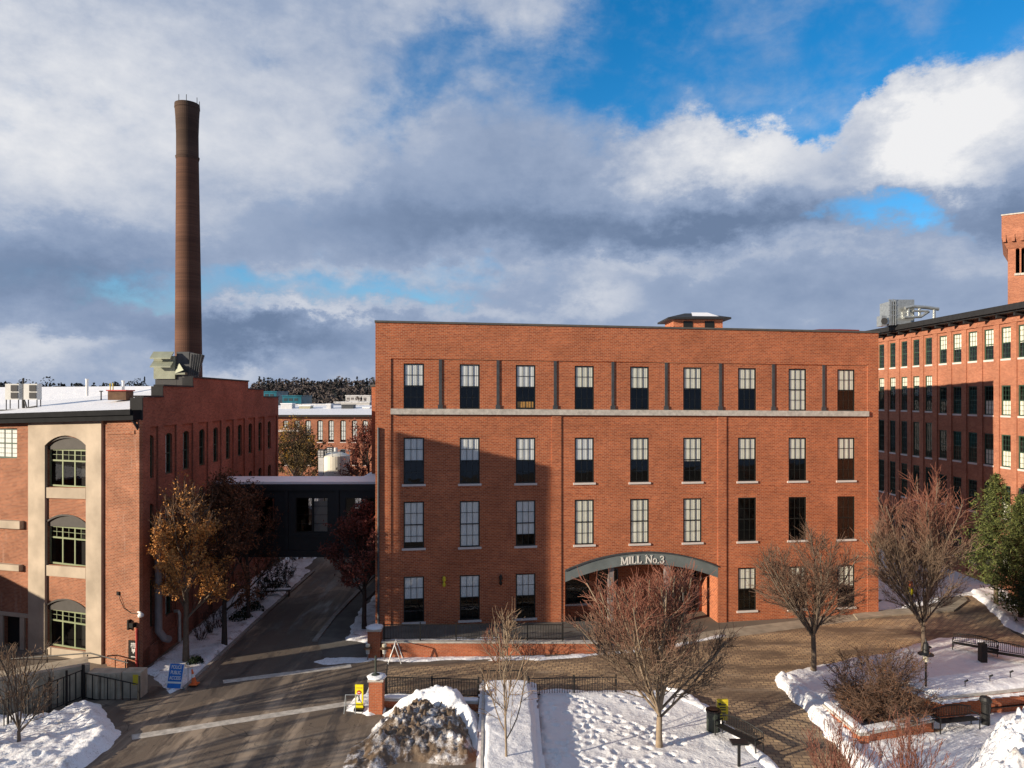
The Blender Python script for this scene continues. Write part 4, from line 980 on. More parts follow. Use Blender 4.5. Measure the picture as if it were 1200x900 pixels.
# tower
tw = thing('brick_tower', 'square brick tower with a corbelled top and arched belfry windows behind the right mill', 'tower', (49, 72, 0))
TFa = WF((X_(1181, 72), 72), (X_(1181, 72)+7.4, 72-5.1)); zt = 32.4
mb = MB(); th = [(TFa.u(1190.2)+.0, TFa.u(1194.8)+.0, Z_(321, 72), Z_(292, 72), .3), (TFa.u(1196.8), TFa.u(1201.6), Z_(321, 72), Z_(292, 72), .3), (TFa.u(1203.5), TFa.u(1208), Z_(321, 72), Z_(292, 72), .3)]
wall(mb, TFa, 0, TFa.len, 0, zt-3.2, th, depth=.4)
o_, e_ = TFa.pt(0, 0, 0), TFa.pt(TFa.len, 0, 0); bo, be = TFa.pt(0, -8.9, 0), TFa.pt(TFa.len, -8.9, 0)
for p_, q_ in ((o_, bo), (bo, be), (be, e_)): mb.quad((p_[0], p_[1], 0), (q_[0], q_[1], 0), (q_[0], q_[1], zt-3.2), (p_[0], p_[1], zt-3.2))
A = [TFa.pt(-.05, .05, zt-3.2), TFa.pt(TFa.len+.05, .05, zt-3.2), TFa.pt(TFa.len+.05, -8.9, zt-3.2), TFa.pt(-.05, -8.9, zt-3.2)]
B = [TFa.pt(-.5, .5, zt-2.2), TFa.pt(TFa.len+.5, .5, zt-2.2), TFa.pt(TFa.len+.5, -9.4, zt-2.2), TFa.pt(-.5, -9.4, zt-2.2)]
C_ = [(p[0], p[1], zt) for p in B]
for k in range(4): mb.quad(A[k], A[(k+1) % 4], B[(k+1) % 4], B[k]); mb.quad(B[k], B[(k+1) % 4], C_[(k+1) % 4], C_[k])
mb.quad(*C_); mb.quad(*A)
for k in range(14): TFa.box(mb, -.4+k*.72, -.15+k*.72, .3, .58, zt-2.6, zt-1.9)
TFa.box(mb, -.25, .5, -.6, .22, 0, zt-9.2)
mb.build('wall', 'brick_mill', tw)
mb = MB(); TFa.box(mb, .2, TFa.len-.2, -1.3, -1.2, 10, zt-3.3); mb.build('interior', 'dark_inside', tw)
mb = MB()
for h in th: TFa.box(mb, h[0]-.1, h[1]+.1, .001, .12, h[2]-.22, h[2]-.01)
TFa.box(mb, -.3, .55, -.65, .26, zt-9.19, zt-8.9)
mb.build('sill', 'stone_band', tw)
mb = MB(); mb.quad(*[(p[0], p[1], p[2]+.02) for p in C_]); TFa.box(mb, -.55, TFa.len+.55, .3, .56, zt+.002, zt+.12); mb.build('coping', 'stone_band', tw)
# cooling plant on the roof
t = thing('cooling_tower', 'galvanised cooling unit on the roof of the right mill', 'cooling unit', (X_(1055, 66), 66, 21.3)); Y = 66
def cX(p): return X_(p, Y)
def cZ(p): return Z_(p, Y)
mb = MB(); mb.box((cX(1051), Y, cZ(380)), (cX(1071.5), Y+2.2, cZ(351))); mb.build('casing', 'galv', t)
mb = MB()
for p in (1042, 1043.5, 1046, 1049): mb.box((cX(p), Y-.05, cZ(381)), (cX(p)+.09, Y+.05, cZ(350.5+p % 2)))
for q in (352, 358, 364, 370): mb.box((cX(1041), Y-.06, cZ(q)), (cX(1051), Y+.04, cZ(q)+.07))
mb.box((cX(1044), Y+.1, cZ(379)), (cX(1051), Y+2, cZ(353))); mb.build('frame', 'galv', t)
mb = MB(); mb.box((cX(1032.5), Y-.1, cZ(382)), (cX(1038.5), Y+.8, cZ(370))); fb = mb.build('fan_box', 'galv', t)
mb = MB(); c = Vector((cX(1035.5), Y-.12, cZ(376.5))); mb.tube([c, c+Vector((0, -.03, 0))], .3, 14); mb.build('fan', 'grille_dark', fb)
t = thing('pipe_rack', 'white rooftop pipework beside the cooling unit', 'pipework', (X_(1080, 66), 66, 21.3)); mb = MB()
mb.tube([(cX(1057), Y-.5, cZ(362)), (cX(1066), Y-.5, cZ(360)), (cX(1082), Y-.5, cZ(361)), (cX(1096), Y-.5, cZ(363))], .16, 8)
for p, q in ((1061, 362), (1074, 361), (1091, 362)): mb.tube([(cX(p), Y-.5, cZ(q)), (cX(p), Y-.5, cZ(q+12))], .12, 8)
mb.tube([(cX(1055), Y-.6, cZ(373)), (cX(1075), Y-.6, cZ(372)), (cX(1084), Y-.6, cZ(366))], .12, 8); mb.tube([(cX(1066), Y-.6, cZ(365)), (cX(1083), Y-.7, cZ(366))], .1, 8); mb.build('pipes', 'galv', t)

# ================================================================== beyond the bridge
FY = 118.0
fm = thing('brick_mill', 'distant brick mill with a white flat roof and tall arched windows beyond the bridge', 'building', (X_(385, FY), FY, 0))
FF = WF((-52, FY), (-14, FY)); hs = []
fx = [361, 375, 388, 402, 415.5, 428]
for x in fx: hs.append((FF.u(x)-.45, FF.u(x)+.45, Z_(518, FY), Z_(492.3, FY), .18))
for x in (335, 348): hs.append((FF.u(x)-.45, FF.u(x)+.45, Z_(501.5, FY), Z_(492.5, FY), .18))
low = [(FF.u(x)-.45, FF.u(x)+.45, Z_(545, FY), Z_(526, FY), .18) for x in fx+[335, 348]]
mb = MB(); wall(mb, FF, 0, FF.len, 0, Z_(488.5, FY), hs+low, depth=.15); mb.build('wall', 'brick_mill', fm)
mb = MB(); FF.box(mb, .1, FF.len-.1, -.9, -.8, 0, Z_(489, FY)); mb.build('interior', 'dark_inside', fm)
for h in hs+low: window(fm, FF, (h[0]+h[1])/2, h[2], h[1]-h[0], h[3]-h[2], -.05, 'frame_dark', 'glass', (.1, .95, .2, 1, 'curtain_pale') if h in hs else None, (.05, .06, .12, 'sill_stone'), style='arched', rise=.18)
mb = MB(); FF.box(mb, FF.u(318), FF.u(351), .001, .25, Z_(506, FY), Z_(503.5, FY)); mb.build('ledge', 'sill_stone', fm)
mb = MB(); FF.box(mb, -.5, FF.len, -.5, .7, Z_(488.5, FY)+.002, Z_(486, FY)); mb.build('eave', 'roof_dark', fm)
mb = MB(); z0 = Z_(486, FY)+.004; mb.quad((-53, FY-.7, z0), (-14, FY-.7, z0), (-14, FY+20, z0+1.3), (-53, FY+20, z0+1.3)); mb.build('roof_snow', 'snow_roof', fm)
FYb = 130
for x0, x1, y0, y1, mt, lab in ((329, 342, 472.5, 481, 'far_white', 'white rooftop box at the left of the distant mill roof'), (350.5, 363.5, 475, 483.5, 'far_tan', 'tan rooftop cabinet on the distant mill roof'), (382.5, 387.5, 473, 482, 'far_white', 'narrow white rooftop vent on the distant mill roof'), (400, 414, 474, 481, 'grey_metal', 'dark rooftop unit on the distant mill roof'), (425, 433, 477, 483, 'far_white', 'small white rooftop unit at the right of the distant mill roof')):
    t = thing('rooftop_unit', lab, 'rooftop unit', (X_((x0+x1)/2, FYb), FYb, 13), 'plant on the distant mill roof')
    mb = MB(); mb.box((X_(x0, FYb), FYb, Z_(y1+1, FYb)-.3), (X_(x1, FYb), FYb+2, Z_(y0+1, FYb))); mb.build('casing', mt, t); mb = MB(); mb.box((X_(x0, FYb)-.08, FYb-.08, Z_(y0+1, FYb)), (X_(x1, FYb)+.08, FYb+2.08, Z_(y0, FYb))); mb.build('cover', 'snow_roof' if mt != 'grey_metal' else 'grey_metal', t)
t = thing('far_building', 'low white building with a long snowy roof behind the distant mill', 'building', (X_(365, 150), 150, 0)); mb = MB()
mb.box((X_(345, 150), 150, 0), (X_(384, 150), 160, Z_(475.5, 150))); mb.build('wall', 'far_tan', t); mb = MB(); mb.box((X_(344, 150), 149.5, Z_(475.5, 150)+.01), (X_(385, 150), 161, Z_(473.6, 150))); mb.build('roof', 'snow_far', t)
for nm, x0, x1, y0, y1, Y, mt, lab in (('office_block', 309, 324, 459.5, 478, 230, 'teal_glass', 'teal glass block partly behind the old mill gable'), ('office_block', 331, 353, 464.5, 480, 225, 'teal_glass', 'teal glass office block below the far woods'), ('far_building', 392, 433, 472, 484, 200, 'far_white', 'long pale building on the slope under the far woods'), ('far_building', 405, 434, 464, 474, 280, 'far_white', 'white building highest on the wooded slope')):
    t = thing(nm, lab, 'building', (X_((x0+x1)/2, Y), Y, 0)); mb = MB(); W0, W1 = X_(x0, Y), X_(x1, Y)
    mb.box((W0, Y, 0), (W1, Y+12, Z_(y0, Y))); mb.build('wall', mt, t)
    mb = MB(); n = int((W1-W0)/1.6)
    for f in range(3):
        zc = Z_(y0, Y)-.9-f*1.5
        for j in range(n): mb.box((W0+.4+j*1.6, Y-.05, zc-.5), (W0+1.5+j*1.6, Y-.01, zc+.3))
    o = mb.build('window_band', 'dark_glass_wall' if mt != 'far_white' else 'pipe_grey', t)
    mb = MB(); mb.box((W0-.2, Y-.2, Z_(y0, Y)+.01), (W1+.2, Y+12.2, Z_(y0, Y)+.3)); mb.build('roof', 'snow_far' if mt == 'far_white' else 'teal_glass', t)
# storage tank
Y = 82; t = thing('storage_tank', 'round white storage tank with a domed lid between the mills', 'tank', (X_(393, Y), Y, 0)); x = X_(393.5, Y); r = 16.5*Y/FPX
mb = MB(); zt = Z_(534, Y); mb.lathe((x, Y, 0), [(r, 0), (r, zt), (r*.98, zt+.05), (r*.55, zt+.32), (.1, zt+.42)], 36); mb.build('drum', 'tank_white', t, smooth=False)
mb = MB()
for k in range(12): a = 2*math.pi*k/12; mb.tube([(x+r*math.cos(a), Y+r*math.sin(a), zt), (x+r*math.cos(a), Y+r*math.sin(a), zt+.55)], .03, 4)
mb.tube([(x+r*math.cos(a), Y+r*math.sin(a), zt+.55) for a in [2*math.pi*k/24 for k in range(25)]], .03, 4); mb.build('railing', 'galv', t)
mb = MB(); mb.tube([(x, Y, zt+.3), (x, Y, zt+.9)], .2, 10); mb.build('vent', 'far_white', t)
for px, yt, lab in ((376, 527, 'left louvred white vent shaft beside the tank'), (386.5, 524, 'right louvred white vent shaft rising behind the tank')):
    t = thing('vent_shaft', lab, 'vent shaft', (X_(px, Y), Y+ (0 if px == 376 else 3), 0)); yy = Y-1.2 if px == 376 else Y+2.2; x = X_(px, yy)
    mb = MB(); mb.box((x-.28, yy, 0), (x+.28, yy+.5, Z_(yt+9, yy))); mb.build('shaft', 'far_white', t); mb = MB()
    mb.box((x-.33, yy-.06, Z_(yt+8.8, yy)), (x+.33, yy+.55, Z_(yt, yy))); hd = mb.build('head', 'grille_dark', t); mb = MB()
    for q in range(4):
        for dx in (-.2, .12): mb.box((x+dx-.09, yy-.1, Z_(yt+1.2+q*2, yy)-.11), (x+dx+.17, yy-.065, Z_(yt+1.2+q*2, yy)))
    mb.build('slat', 'far_white', hd)
t = thing('shed', 'small green hut with a snowy roof right of the tank', 'shed', (X_(438, 60), 60, 0)); mb = MB(); mb.box((X_(428, 60), 60, 0), (X_(444, 60), 63, Z_(562, 60))); mb.build('wall', 'frame_green', t); mb = MB(); mb.box((X_(426, 60), 59.6, Z_(562, 60)+.01), (X_(446, 60), 63.4, Z_(558, 60))); mb.build('roof', 'snow_roof', t)
# far hills
def ridge(name, pts, Y0, Y1, mat):
    mb = MB(); n = len(pts)
    for i in range(n-1):
        (xa, za), (xb, zb) = pts[i], pts[i+1]
        for (ya, fa), (yb, fb) in zip([(Y0, 0), (Y0+(Y1-Y0)*.4, .75), ], [(Y0+(Y1-Y0)*.4, .75), (Y1, 1)]):
            mb.quad((X_(xa, ya), ya, za*fa-1), (X_(xb, ya), ya, zb*fa-1), (X_(xb, yb), yb, zb*fb-1), (X_(xa, yb), yb, za*fb-1))
    o = mb.build(name, mat); o['kind'] = 'structure'; return o
# ================================================================== trees
def rot_about(v, ax, a): return Matrix.Rotation(a, 3, ax) @ v
class TB:
    """collects many tapered twigs quickly"""
    def __init__(s): s.v = []; s.f = []
    def tube(s, pts, rad, n):
        base = len(s.v); m = len(pts)
        for i in range(m):
            d = pts[min(i+1, m-1)]-pts[max(i-1, 0)]
            if d.length < 1e-6: d = Vector((0, 0, 1))
            d.normalize(); a = Vector((0, 0, 1)) if abs(d.z) < .95 else Vector((1, 0, 0))
            u = d.cross(a).normalized(); w_ = d.cross(u); p = pts[i]; r = rad[i]
            for k in range(n):
                t = 2*math.pi*k/n; c = math.cos(t)*r; q = math.sin(t)*r
                s.v.append((p.x+u.x*c+w_.x*q, p.y+u.y*c+w_.y*q, p.z+u.z*c+w_.z*q))
        for i in range(m-1):
            for k in range(n):
                a0 = base+i*n+k; a1 = base+i*n+(k+1) % n; s.f.append((a0, a1, a1+n, a0+n))
    def build(s, name, mat, parent, smooth=True):
        me = bpy.data.meshes.new(name); me.from_pydata(s.v, [], s.f); me.materials.append(MAT[mat])
        if smooth: me.polygons.foreach_set('use_smooth', [True]*len(me.polygons))
        o = bpy.data.objects.new(name, me); COL.objects.link(o); o.parent = parent; WLOC[o.name] = Vector(); return o
def leaves(name, pts, size, mat, parent, seed=0, aspect=.7):
    rs = np.random.RandomState(seed); P = np.array(pts); n = len(P)
    a = rs.normal(size=(n, 3)); a /= np.linalg.norm(a, axis=1)[:, None]; b = rs.normal(size=(n, 3)); b -= (a*b).sum(1)[:, None]*a; b /= np.linalg.norm(b, axis=1)[:, None]
    s = size*(.6+.8*rs.rand(n))[:, None]
    V = np.stack([P-a*s, P+b*s*aspect*.6, P+a*s, P-b*s*aspect*.6], axis=1).reshape(-1, 3)
    me = bpy.data.meshes.new(name); me.vertices.add(4*n); me.vertices.foreach_set('co', V.ravel()); me.loops.add(4*n); me.loops.foreach_set('vertex_index', np.arange(4*n, dtype=np.int32))
    me.polygons.add(n); me.polygons.foreach_set('loop_start', np.arange(0, 4*n, 4, dtype=np.int32)); me.update(calc_edges=True); me.materials.append(MAT[mat])
    o = bpy.data.objects.new(name, me); COL.objects.link(o); o.parent = parent; WLOC[o.name] = Vector(); return o
def tree(name, label, cat, base, H, RAD, clear, seed, tmat='bark_grey', twmat='twig_brown', lower=.0, trunk_r=.13, nmain=9, up=.35, spread=(.35, 1.0), n2=7, n3=6, n4=3, leaf=None, nleaf=0, lsize=.07, group=None, leader=False, tips=.010, shape='oval', lean=0):
    """trunk > branches > twigs; the crown fills an egg between `lower` and H"""
    r = random.Random(seed)
    t = thing(name, label, cat, base, group)
    T_, B_, W_ = TB(), TB(), TB(); tipsl = []
    zc = lower+(H-lower)*(.52 if shape == 'oval' else .60); hz_up = H-zc; hz_dn = zc-lower
    def inside(p, k=1.0):
        hz = hz_up if p.z > zc else hz_dn
        q = (math.hypot(p.x, p.y)/RAD)**2+((p.z-zc)/hz)**2
        ang = math.atan2(p.y, p.x); wob = 1+.10*math.sin(ang*3+seed)+.07*math.sin(ang*5+p.z*2+seed*2)+.06*math.sin(p.z*3+seed)
        return q < k*wob
    def grow(p, d, L_, r0, r1, seg, upf, jit):
        pts = [p.copy()]; rad = [r0]; d = d.normalized()
        for i in range(seg):
            d = (d+Vector((r.uniform(-jit, jit), r.uniform(-jit, jit), r.uniform(-jit, jit)+upf))).normalized()
            p = p+d*(L_/seg); pts.append(p.copy()); rad.append(r0+(r1-r0)*(i+1)/seg)
            if not inside(p, 1.02) and p.z > clear*1.02 and i >= 1: break
        return pts, rad, d
    # trunk
    top = H*.86 if leader else clear+.35
    pts = [Vector((0, 0, -.1)), Vector((r.uniform(-.03, .03), r.uniform(-.03, .03), clear*.5)), Vector((lean, 0, clear))]; rad = [trunk_r*1.25, trunk_r*1.0, trunk_r*.88]
    if leader:
        nn = 6
        for i in range(1, nn+1): pts.append(Vector((lean+r.uniform(-.1, .1)*i*.3, r.uniform(-.1, .1)*i*.3, clear+(top-clear)*i/nn))); rad.append(trunk_r*(.88-.8*i/nn)+.008)
    T_.tube(pts, rad, 9)
    for i in range(nmain):
        a = 2.4*i+r.uniform(-.4, .4)
        if leader:
            f = (i+.5)/nmain; k = f*(len(pts)-3); j = int(k); st = pts[2+j].lerp(pts[min(3+j, len(pts)-1)], k-j); sp = spread[1]-(spread[1]-spread[0])*f+r.uniform(-.12, .12); Lm_ = (H-clear)*(.75-.5*f); rb = trunk_r*(.5-.32*f)
        else:
            f = i/nmain; st = Vector((lean, 0, clear-.12+.35*r.random())); sp = spread[0]+(spread[1]-spread[0])*((i*.618) % 1); Lm_ = (H-clear)*1.15; rb = trunk_r*r.uniform(.30, .46)
        d = Vector((math.cos(a)*math.sin(sp), math.sin(a)*math.sin(sp), math.cos(sp)))
        P, Rr, _ = grow(st, d, Lm_, rb, .022, 8, up*.22, .13)
        B_.tube(P, Rr, 6)
        for j in range(n2):
            q = .12+.86*(j+r.random()*.8)/n2; k = q*(len(P)-1); ii = min(int(k), len(P)-2); s2 = P[ii].lerp(P[ii+1], k-ii); dd = (P[ii+1]-P[ii]).normalized()
            ax = Vector((r.gauss(0, 1), r.gauss(0, 1), r.gauss(0, .6))).cross(dd)
            if ax.length < .01: continue
            d2 = rot_about(dd, ax.normalized(), r.uniform(.35, .85)); rr2 = max(.012, Rr[ii]*.42)
            P2, R2, _ = grow(s2, d2, (H-lower)*.42*(1.1-.5*q), rr2, .012, 5, up*.30, .17)
            B_.tube(P2, R2, 4)
            for m in range(n3):
                q2 = .15+.85*(m+r.random())/n3; k2 = q2*(len(P2)-1); i2 = min(int(k2), len(P2)-2); s3 = P2[i2].lerp(P2[i2+1], k2-i2); d0 = (P2[i2+1]-P2[i2]).normalized()
                ax = Vector((r.gauss(0, 1), r.gauss(0, 1), r.gauss(0, .6))).cross(d0)
                if ax.length < .01: continue
                d3 = rot_about(d0, ax.normalized(), r.uniform(.3, .9))
                P3, R3, _ = grow(s3, d3, r.uniform(.5, 1.0)*(H-lower)*.20, .010, tips*.6, 3, up*.35, .2)
                W_.tube(P3, R3, 3); tipsl += [P3[-1], P3[-2]]
                for x in range(n4):
                    s4 = P3[r.randrange(len(P3)-1)]; ax = Vector((r.gauss(0, 1), r.gauss(0, 1), r.gauss(0, 1))); d4 = (d0+ax.normalized()*.8+Vector((0, 0, up*.5))).normalized()
                    P4 = [s4, s4+d4*r.uniform(.15, .4)*(H-lower)*.12]; P4.append(P4[1]+(d4+Vector((0, 0, up*.4))).normalized()*r.uniform(.1, .3)*(H-lower)*.12)
                    if inside(P4[-1], 1.1): W_.tube(P4, [tips*.8, tips*.7, tips*.4], 3); tipsl += [P4[-1], P4[1]]
    T_.build('trunk', tmat, t); B_.build('branches', tmat, t); W_.build('twigs', twmat, t)
    if leaf:
        rl = random.Random(seed+1); pp = []
        for _ in range(nleaf):
            p = rl.choice(tipsl)
            while p.z > H*.84 and name == 'oak_tree' and rl.random() < .9: p = rl.choice(tipsl)
            pp.append((p.x+rl.gauss(0, .09), p.y+rl.gauss(0, .09), p.z+rl.gauss(0, .09)))
        leaves('leaves', pp, lsize, leaf, t, seed)
    return t
g = lambda x, y: tuple(G(x, y))
tree('oak_tree', 'young oak with orange brown leaves behind the blue board by the old mill', 'tree', (X_(218, 40.4), 40.4, 0), 9.1, 2.0, 2.2, 11, 'bark_grey', 'twig_tan', lower=2.4, trunk_r=.16, nmain=13, up=.5, spread=(.15, .9), n2=7, n3=6, n4=3, leaf='leaf_oak', nleaf=12500, lsize=.075, leader=True, tips=.014)
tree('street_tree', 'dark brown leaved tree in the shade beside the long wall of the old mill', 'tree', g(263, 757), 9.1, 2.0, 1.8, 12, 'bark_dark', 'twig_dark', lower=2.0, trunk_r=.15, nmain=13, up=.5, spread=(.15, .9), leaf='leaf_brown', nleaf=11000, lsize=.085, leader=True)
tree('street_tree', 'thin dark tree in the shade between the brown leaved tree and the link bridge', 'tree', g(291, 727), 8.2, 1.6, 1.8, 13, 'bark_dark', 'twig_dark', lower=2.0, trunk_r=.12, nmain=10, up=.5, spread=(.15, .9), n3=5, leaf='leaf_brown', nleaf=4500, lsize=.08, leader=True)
tree('pear_tree', 'round maroon leaved tree in front of the link bridge', 'tree', g(427, 738), 7.2, 2.25, 1.6, 14, 'bark_dark', 'twig_dark', lower=1.5, trunk_r=.15, nmain=14, up=.45, spread=(.2, 1.15), leaf='leaf_maroon', nleaf=16000, lsize=.09, leader=True, shape='oval')
tree('bare_tree', 'largest bare tree with red tipped vase of twigs on the snowy lawn before the arch', 'tree', g(773, 880), 7.35, 3.15, 1.45, 21, 'bark_pale', 'twig_redtip', lower=1.6, trunk_r=.13, nmain=19, up=.28, spread=(.10, 1.12), n2=10, n3=9, n4=5, tips=.012, shape='vase')
tree('bare_tree', 'bare brown tree on the snowy bed corner, between the lawn tree and the lamp post', 'tree', g(953, 792), 7.2, 3.1, 2.1, 22, 'bark_grey', 'twig_brown', lower=1.5, trunk_r=.13, nmain=16, up=.10, spread=(.10, 1.35), n2=10, n3=9, n4=5, tips=.011)
tree('bare_tree', 'tall bare tree with reddish twigs behind the lamp post', 'tree', g(1082, 771), 9.0, 2.6, 1.75, 23, 'bark_grey', 'twig_redtip', lower=2.0, trunk_r=.13, nmain=19, up=.32, spread=(.08, .95), n2=10, n3=9, n4=5, tips=.013, shape='vase')
tree('sapling', 'slender bare sapling in the raised snowy bed between the two lawns', 'tree', g(593, 908), 6.0, .95, 1.2, 24, 'bark_pale', 'twig_tan', lower=1.0, trunk_r=.05, nmain=14, up=.35, spread=(.3, .8), n2=4, n3=3, n4=1, leader=True, tips=.010)
tree('bare_tree', 'small bare tree by the iron fence and concrete wall in the left corner', 'tree', g(22, 876), 4.3, 1.35, .7, 25, 'bark_grey', 'twig_tan', lower=.8, trunk_r=.07, nmain=11, up=.3, spread=(.2, .9), n2=6, n3=4, n4=2, tips=.010)
def shrub(name, label, base, H, RAD, seed, n, mat, twmat, up=.2, spread=1.1, n2=6, n3=4, group=None, rb=.022, cat='shrub', leaf=None, nleaf=0, lsize=.04):
    r = random.Random(seed); t = thing(name, label, cat, base, group); B_, W_ = TB(), TB(); tl = []
    def ins(p): return (math.hypot(p.x, p.y)/RAD)**2+((p.z-H*.5)/(H*.52))**2 < 1.0+r.uniform(-.08, .05)
    for i in range(n):
        a = r.uniform(0, 6.283); sp = spread*math.sqrt(r.random()); d = Vector((math.cos(a)*math.sin(sp), math.sin(a)*math.sin(sp), math.cos(sp)))
        p = Vector((r.uniform(-.2, .2)*RAD, r.uniform(-.2, .2)*RAD, -.05)); P = [p]; 
        for k in range(7):
            d = (d+Vector((r.gauss(0, .12), r.gauss(0, .12), r.gauss(0, .08)+up*.2))).normalized(); p = p+d*H*.17; P.append(p)
            if k > 2 and not ins(p): break
        B_.tube(P, [rb*(1-.75*k/len(P)) for k in range(len(P))], 4)
        for j in range(n2):
            ii = r.randrange(1, len(P)-1) if len(P) > 2 else 0; s = P[ii].lerp(P[ii+1], r.random()); d2 = (d+Vector((r.gauss(0, .6), r.gauss(0, .6), r.gauss(0, .4)+up))).normalized()
            Q = [s]
            for k in range(3):
                d2 = (d2+Vector((r.gauss(0, .15), r.gauss(0, .15), r.gauss(0, .15)+up*.3))).normalized(); Q.append(Q[-1]+d2*H*.09)
                if not ins(Q[-1]): break
            W_.tube(Q, [.011, .010, .009, .007][:len(Q)], 3)
            for m in range(n3):
                s3 = Q[r.randrange(len(Q))]; d3 = (d2+Vector((r.gauss(0, .8), r.gauss(0, .8), r.gauss(0, .6)+up))).normalized(); e = s3+d3*H*r.uniform(.05, .12)
                W_.tube([s3, e], [.009, .005], 3); tl.append(e)
    B_.build('branches', mat, t); W_.build('twigs', twmat, t)
    if leaf:
        rl = random.Random(seed); leaves('leaves', [(p.x+rl.gauss(0, .06), p.y+rl.gauss(0, .06), p.z+rl.gauss(0, .05)) for p in (rl.choice(tl) for _ in range(nleaf))], lsize, leaf, t, seed)
    return t
shrub('shrub', 'big round leafless shrub in the brick edged bed', g(1031, 846), 3.0, 1.95, 31, 95, 'bark_dark', 'twig_brown', up=.12, spread=1.3, n2=14, n3=6, rb=.016, leaf='leaf_brown', nleaf=4500, lsize=.035)
shrub('shrub', 'low reddish twiggy shrub at the bottom edge between the street and the brick bed', g(985, 934), 2.6, 1.7, 32, 55, 'twig_red', 'twig_red', up=.6, spread=.75, n2=4, n3=2, rb=.014)
shrub('shrub', 'low reddish twiggy shrub at the bottom edge below the bench by the brick bed', g(1065, 934), 2.5, 1.5, 33, 45, 'twig_red', 'twig_red', up=.6, spread=.7, n2=4, n3=2, rb=.014)
shrub('shrub', 'small bare bush by the terrace wall left of the arch', g(582, 776), 1.9, .9, 34, 22, 'twig_red', 'twig_red', up=.5, spread=.8, n2=5, n3=2, rb=.012)
for i, (x, y, h) in enumerate(((236, 752, .9), (247, 743, 1.3), (256, 738, 1.5), (305, 705, 1.7), (318, 695, 1.6), (334, 684, 1.8))):
    shrub('shrub', ('bare stems nearest the blue board along the old mill wall', 'second clump of bare stems from the blue board', 'third clump of bare stems beside the brown leaved tree', 'dark bush just past the thin dark tree', 'dark bush midway between the thin dark tree and the bridge', 'dark bush nearest the link bridge')[i], g(x, y), h, h*.62, 40+i, 16, 'bark_dark', 'twig_dark', up=.4, spread=.8, n2=4, n3=2, group='bushes along the old mill wall', rb=.016, leaf='holly' if i > 2 else None, nleaf=900, lsize=.06)
for i, (x, y, w_) in enumerate(((282, 727, .8), (229, 779, .5), (296, 716, .8), (326, 690, .9))):
    rl = random.Random(60+i); p0 = g(x, y); pts = []
    for _ in range(900): 
        a = rl.uniform(0, 6.28); q = rl.random()**.5; pts.append((w_*q*math.cos(a), w_*q*math.sin(a), .05+w_*.9*(1-q*q)*rl.random()))
    t = thing('evergreen_bush', ('low dark evergreen bush at the foot of the thin dark tree', 'smallest dark plant just behind the oak trunk', 'low dark evergreen bush between the thin dark tree and the dark bushes', 'low dark evergreen bush nearest the link bridge')[i], 'bush', p0, 'evergreen bushes along the old mill wall'); leaves('leaves', pts, .07, 'holly', t, i)
    mb = MB(); [mb.tube([(0, 0, -.05), (.3*w_*math.cos(k), .3*w_*math.sin(k), .5*w_)], .012, 4) for k in range(6)]; lpart('stems', mb, 'bark_dark', t)
# evergreens
def conifer(label, base, H, RAD, seed, mat, n=62, lower=.9):
    r = random.Random(seed); t = thing('evergreen_tree', label, 'tree', base); T_, B_ = TB(), TB(); T_.tube([Vector((0, 0, -.1)), Vector((.05, 0, H*.5)), Vector((0, .05, H*.97))], [.16, .1, .02], 8); pts = []; drk = []
    for i in range(n):
        f = (i+.5)/n; z = lower+(H-lower)*f; L_ = RAD*(1-f)**.62*r.uniform(.65, 1.15)*min(1, .55+f*3); 
        for k in range(6):
            a = i*2.4+k*1.05+r.uniform(-.4, .4); d = Vector((math.cos(a), math.sin(a), .28+.3*f)); Lk = L_*r.uniform(.55, 1.1); P = [Vector((0, 0, z))]
            for q in range(4): d = (d+Vector((0, 0, -.08 if q < 2 else .10))).normalized(); P.append(P[-1]+d*Lk/4)
            B_.tube(P, [.022, .018, .012, .009, .005], 3)
            m = int(34*Lk/RAD)+8
            for _ in range(m):
                s = r.random()**.6; j = min(3, int(s*4)); p = P[j].lerp(P[j+1], s*4-j); w_ = .10+.22*(1-abs(s-.6))*Lk*.6
                pts.append((p.x+r.gauss(0, w_*.5), p.y+r.gauss(0, w_*.5), p.z+r.gauss(0, .07)-abs(r.gauss(0, .08))))
    T_.build('trunk', 'bark_grey', t); B_.build('branches', 'bark_dark', t); leaves('needles', pts, .14, mat, t, seed, aspect=.34); return t
conifer('tall green evergreen tree against the right mill', g(1167, 712), 9.0, 2.9, 71, 'needle', lower=1.6)
conifer('darker evergreen tree at the right edge of the picture', (X_(1196, 47), 47.0, gz(32)), 8.0, 2.7, 72, 'needle', lower=.5)
conifer('dark low evergreen at the right edge in front of the taller ones', g(1222, 742), 5.0, 2.0, 73, 'needle_dark', lower=.3, n=44)
# trees beyond the bridge
tree('oak_tree', 'wide olive brown tree beyond the link bridge', 'tree', (X_(347, 90), 90, 0), 10.6, 4.2, 2.5, 81, 'bark_dark', 'twig_dark', lower=2, trunk_r=.2, nmain=13, up=.2, spread=(.2, 1.1), n3=5, leaf='leaf_olive', nleaf=9000, lsize=.13, leader=True)
tree('oak_tree', 'golden tree top before the left windows of the distant mill', 'tree', (X_(345, 104), 104, 0), 11.0, 3.0, 2.5, 82, 'bark_dark', 'twig_dark', lower=2, trunk_r=.2, nmain=12, up=.3, n3=4, n4=2, leaf='leaf_gold', nleaf=5000, lsize=.14, leader=True)
tree('maple_tree', 'dark maroon tree right of the white tank', 'tree', (X_(432, 78), 78, 0), 11.2, 2.2, 2.5, 83, 'bark_dark', 'twig_red', lower=2, trunk_r=.2, nmain=12, up=.3, n3=5, leaf='leaf_maroon', nleaf=7000, lsize=.12, leader=True)
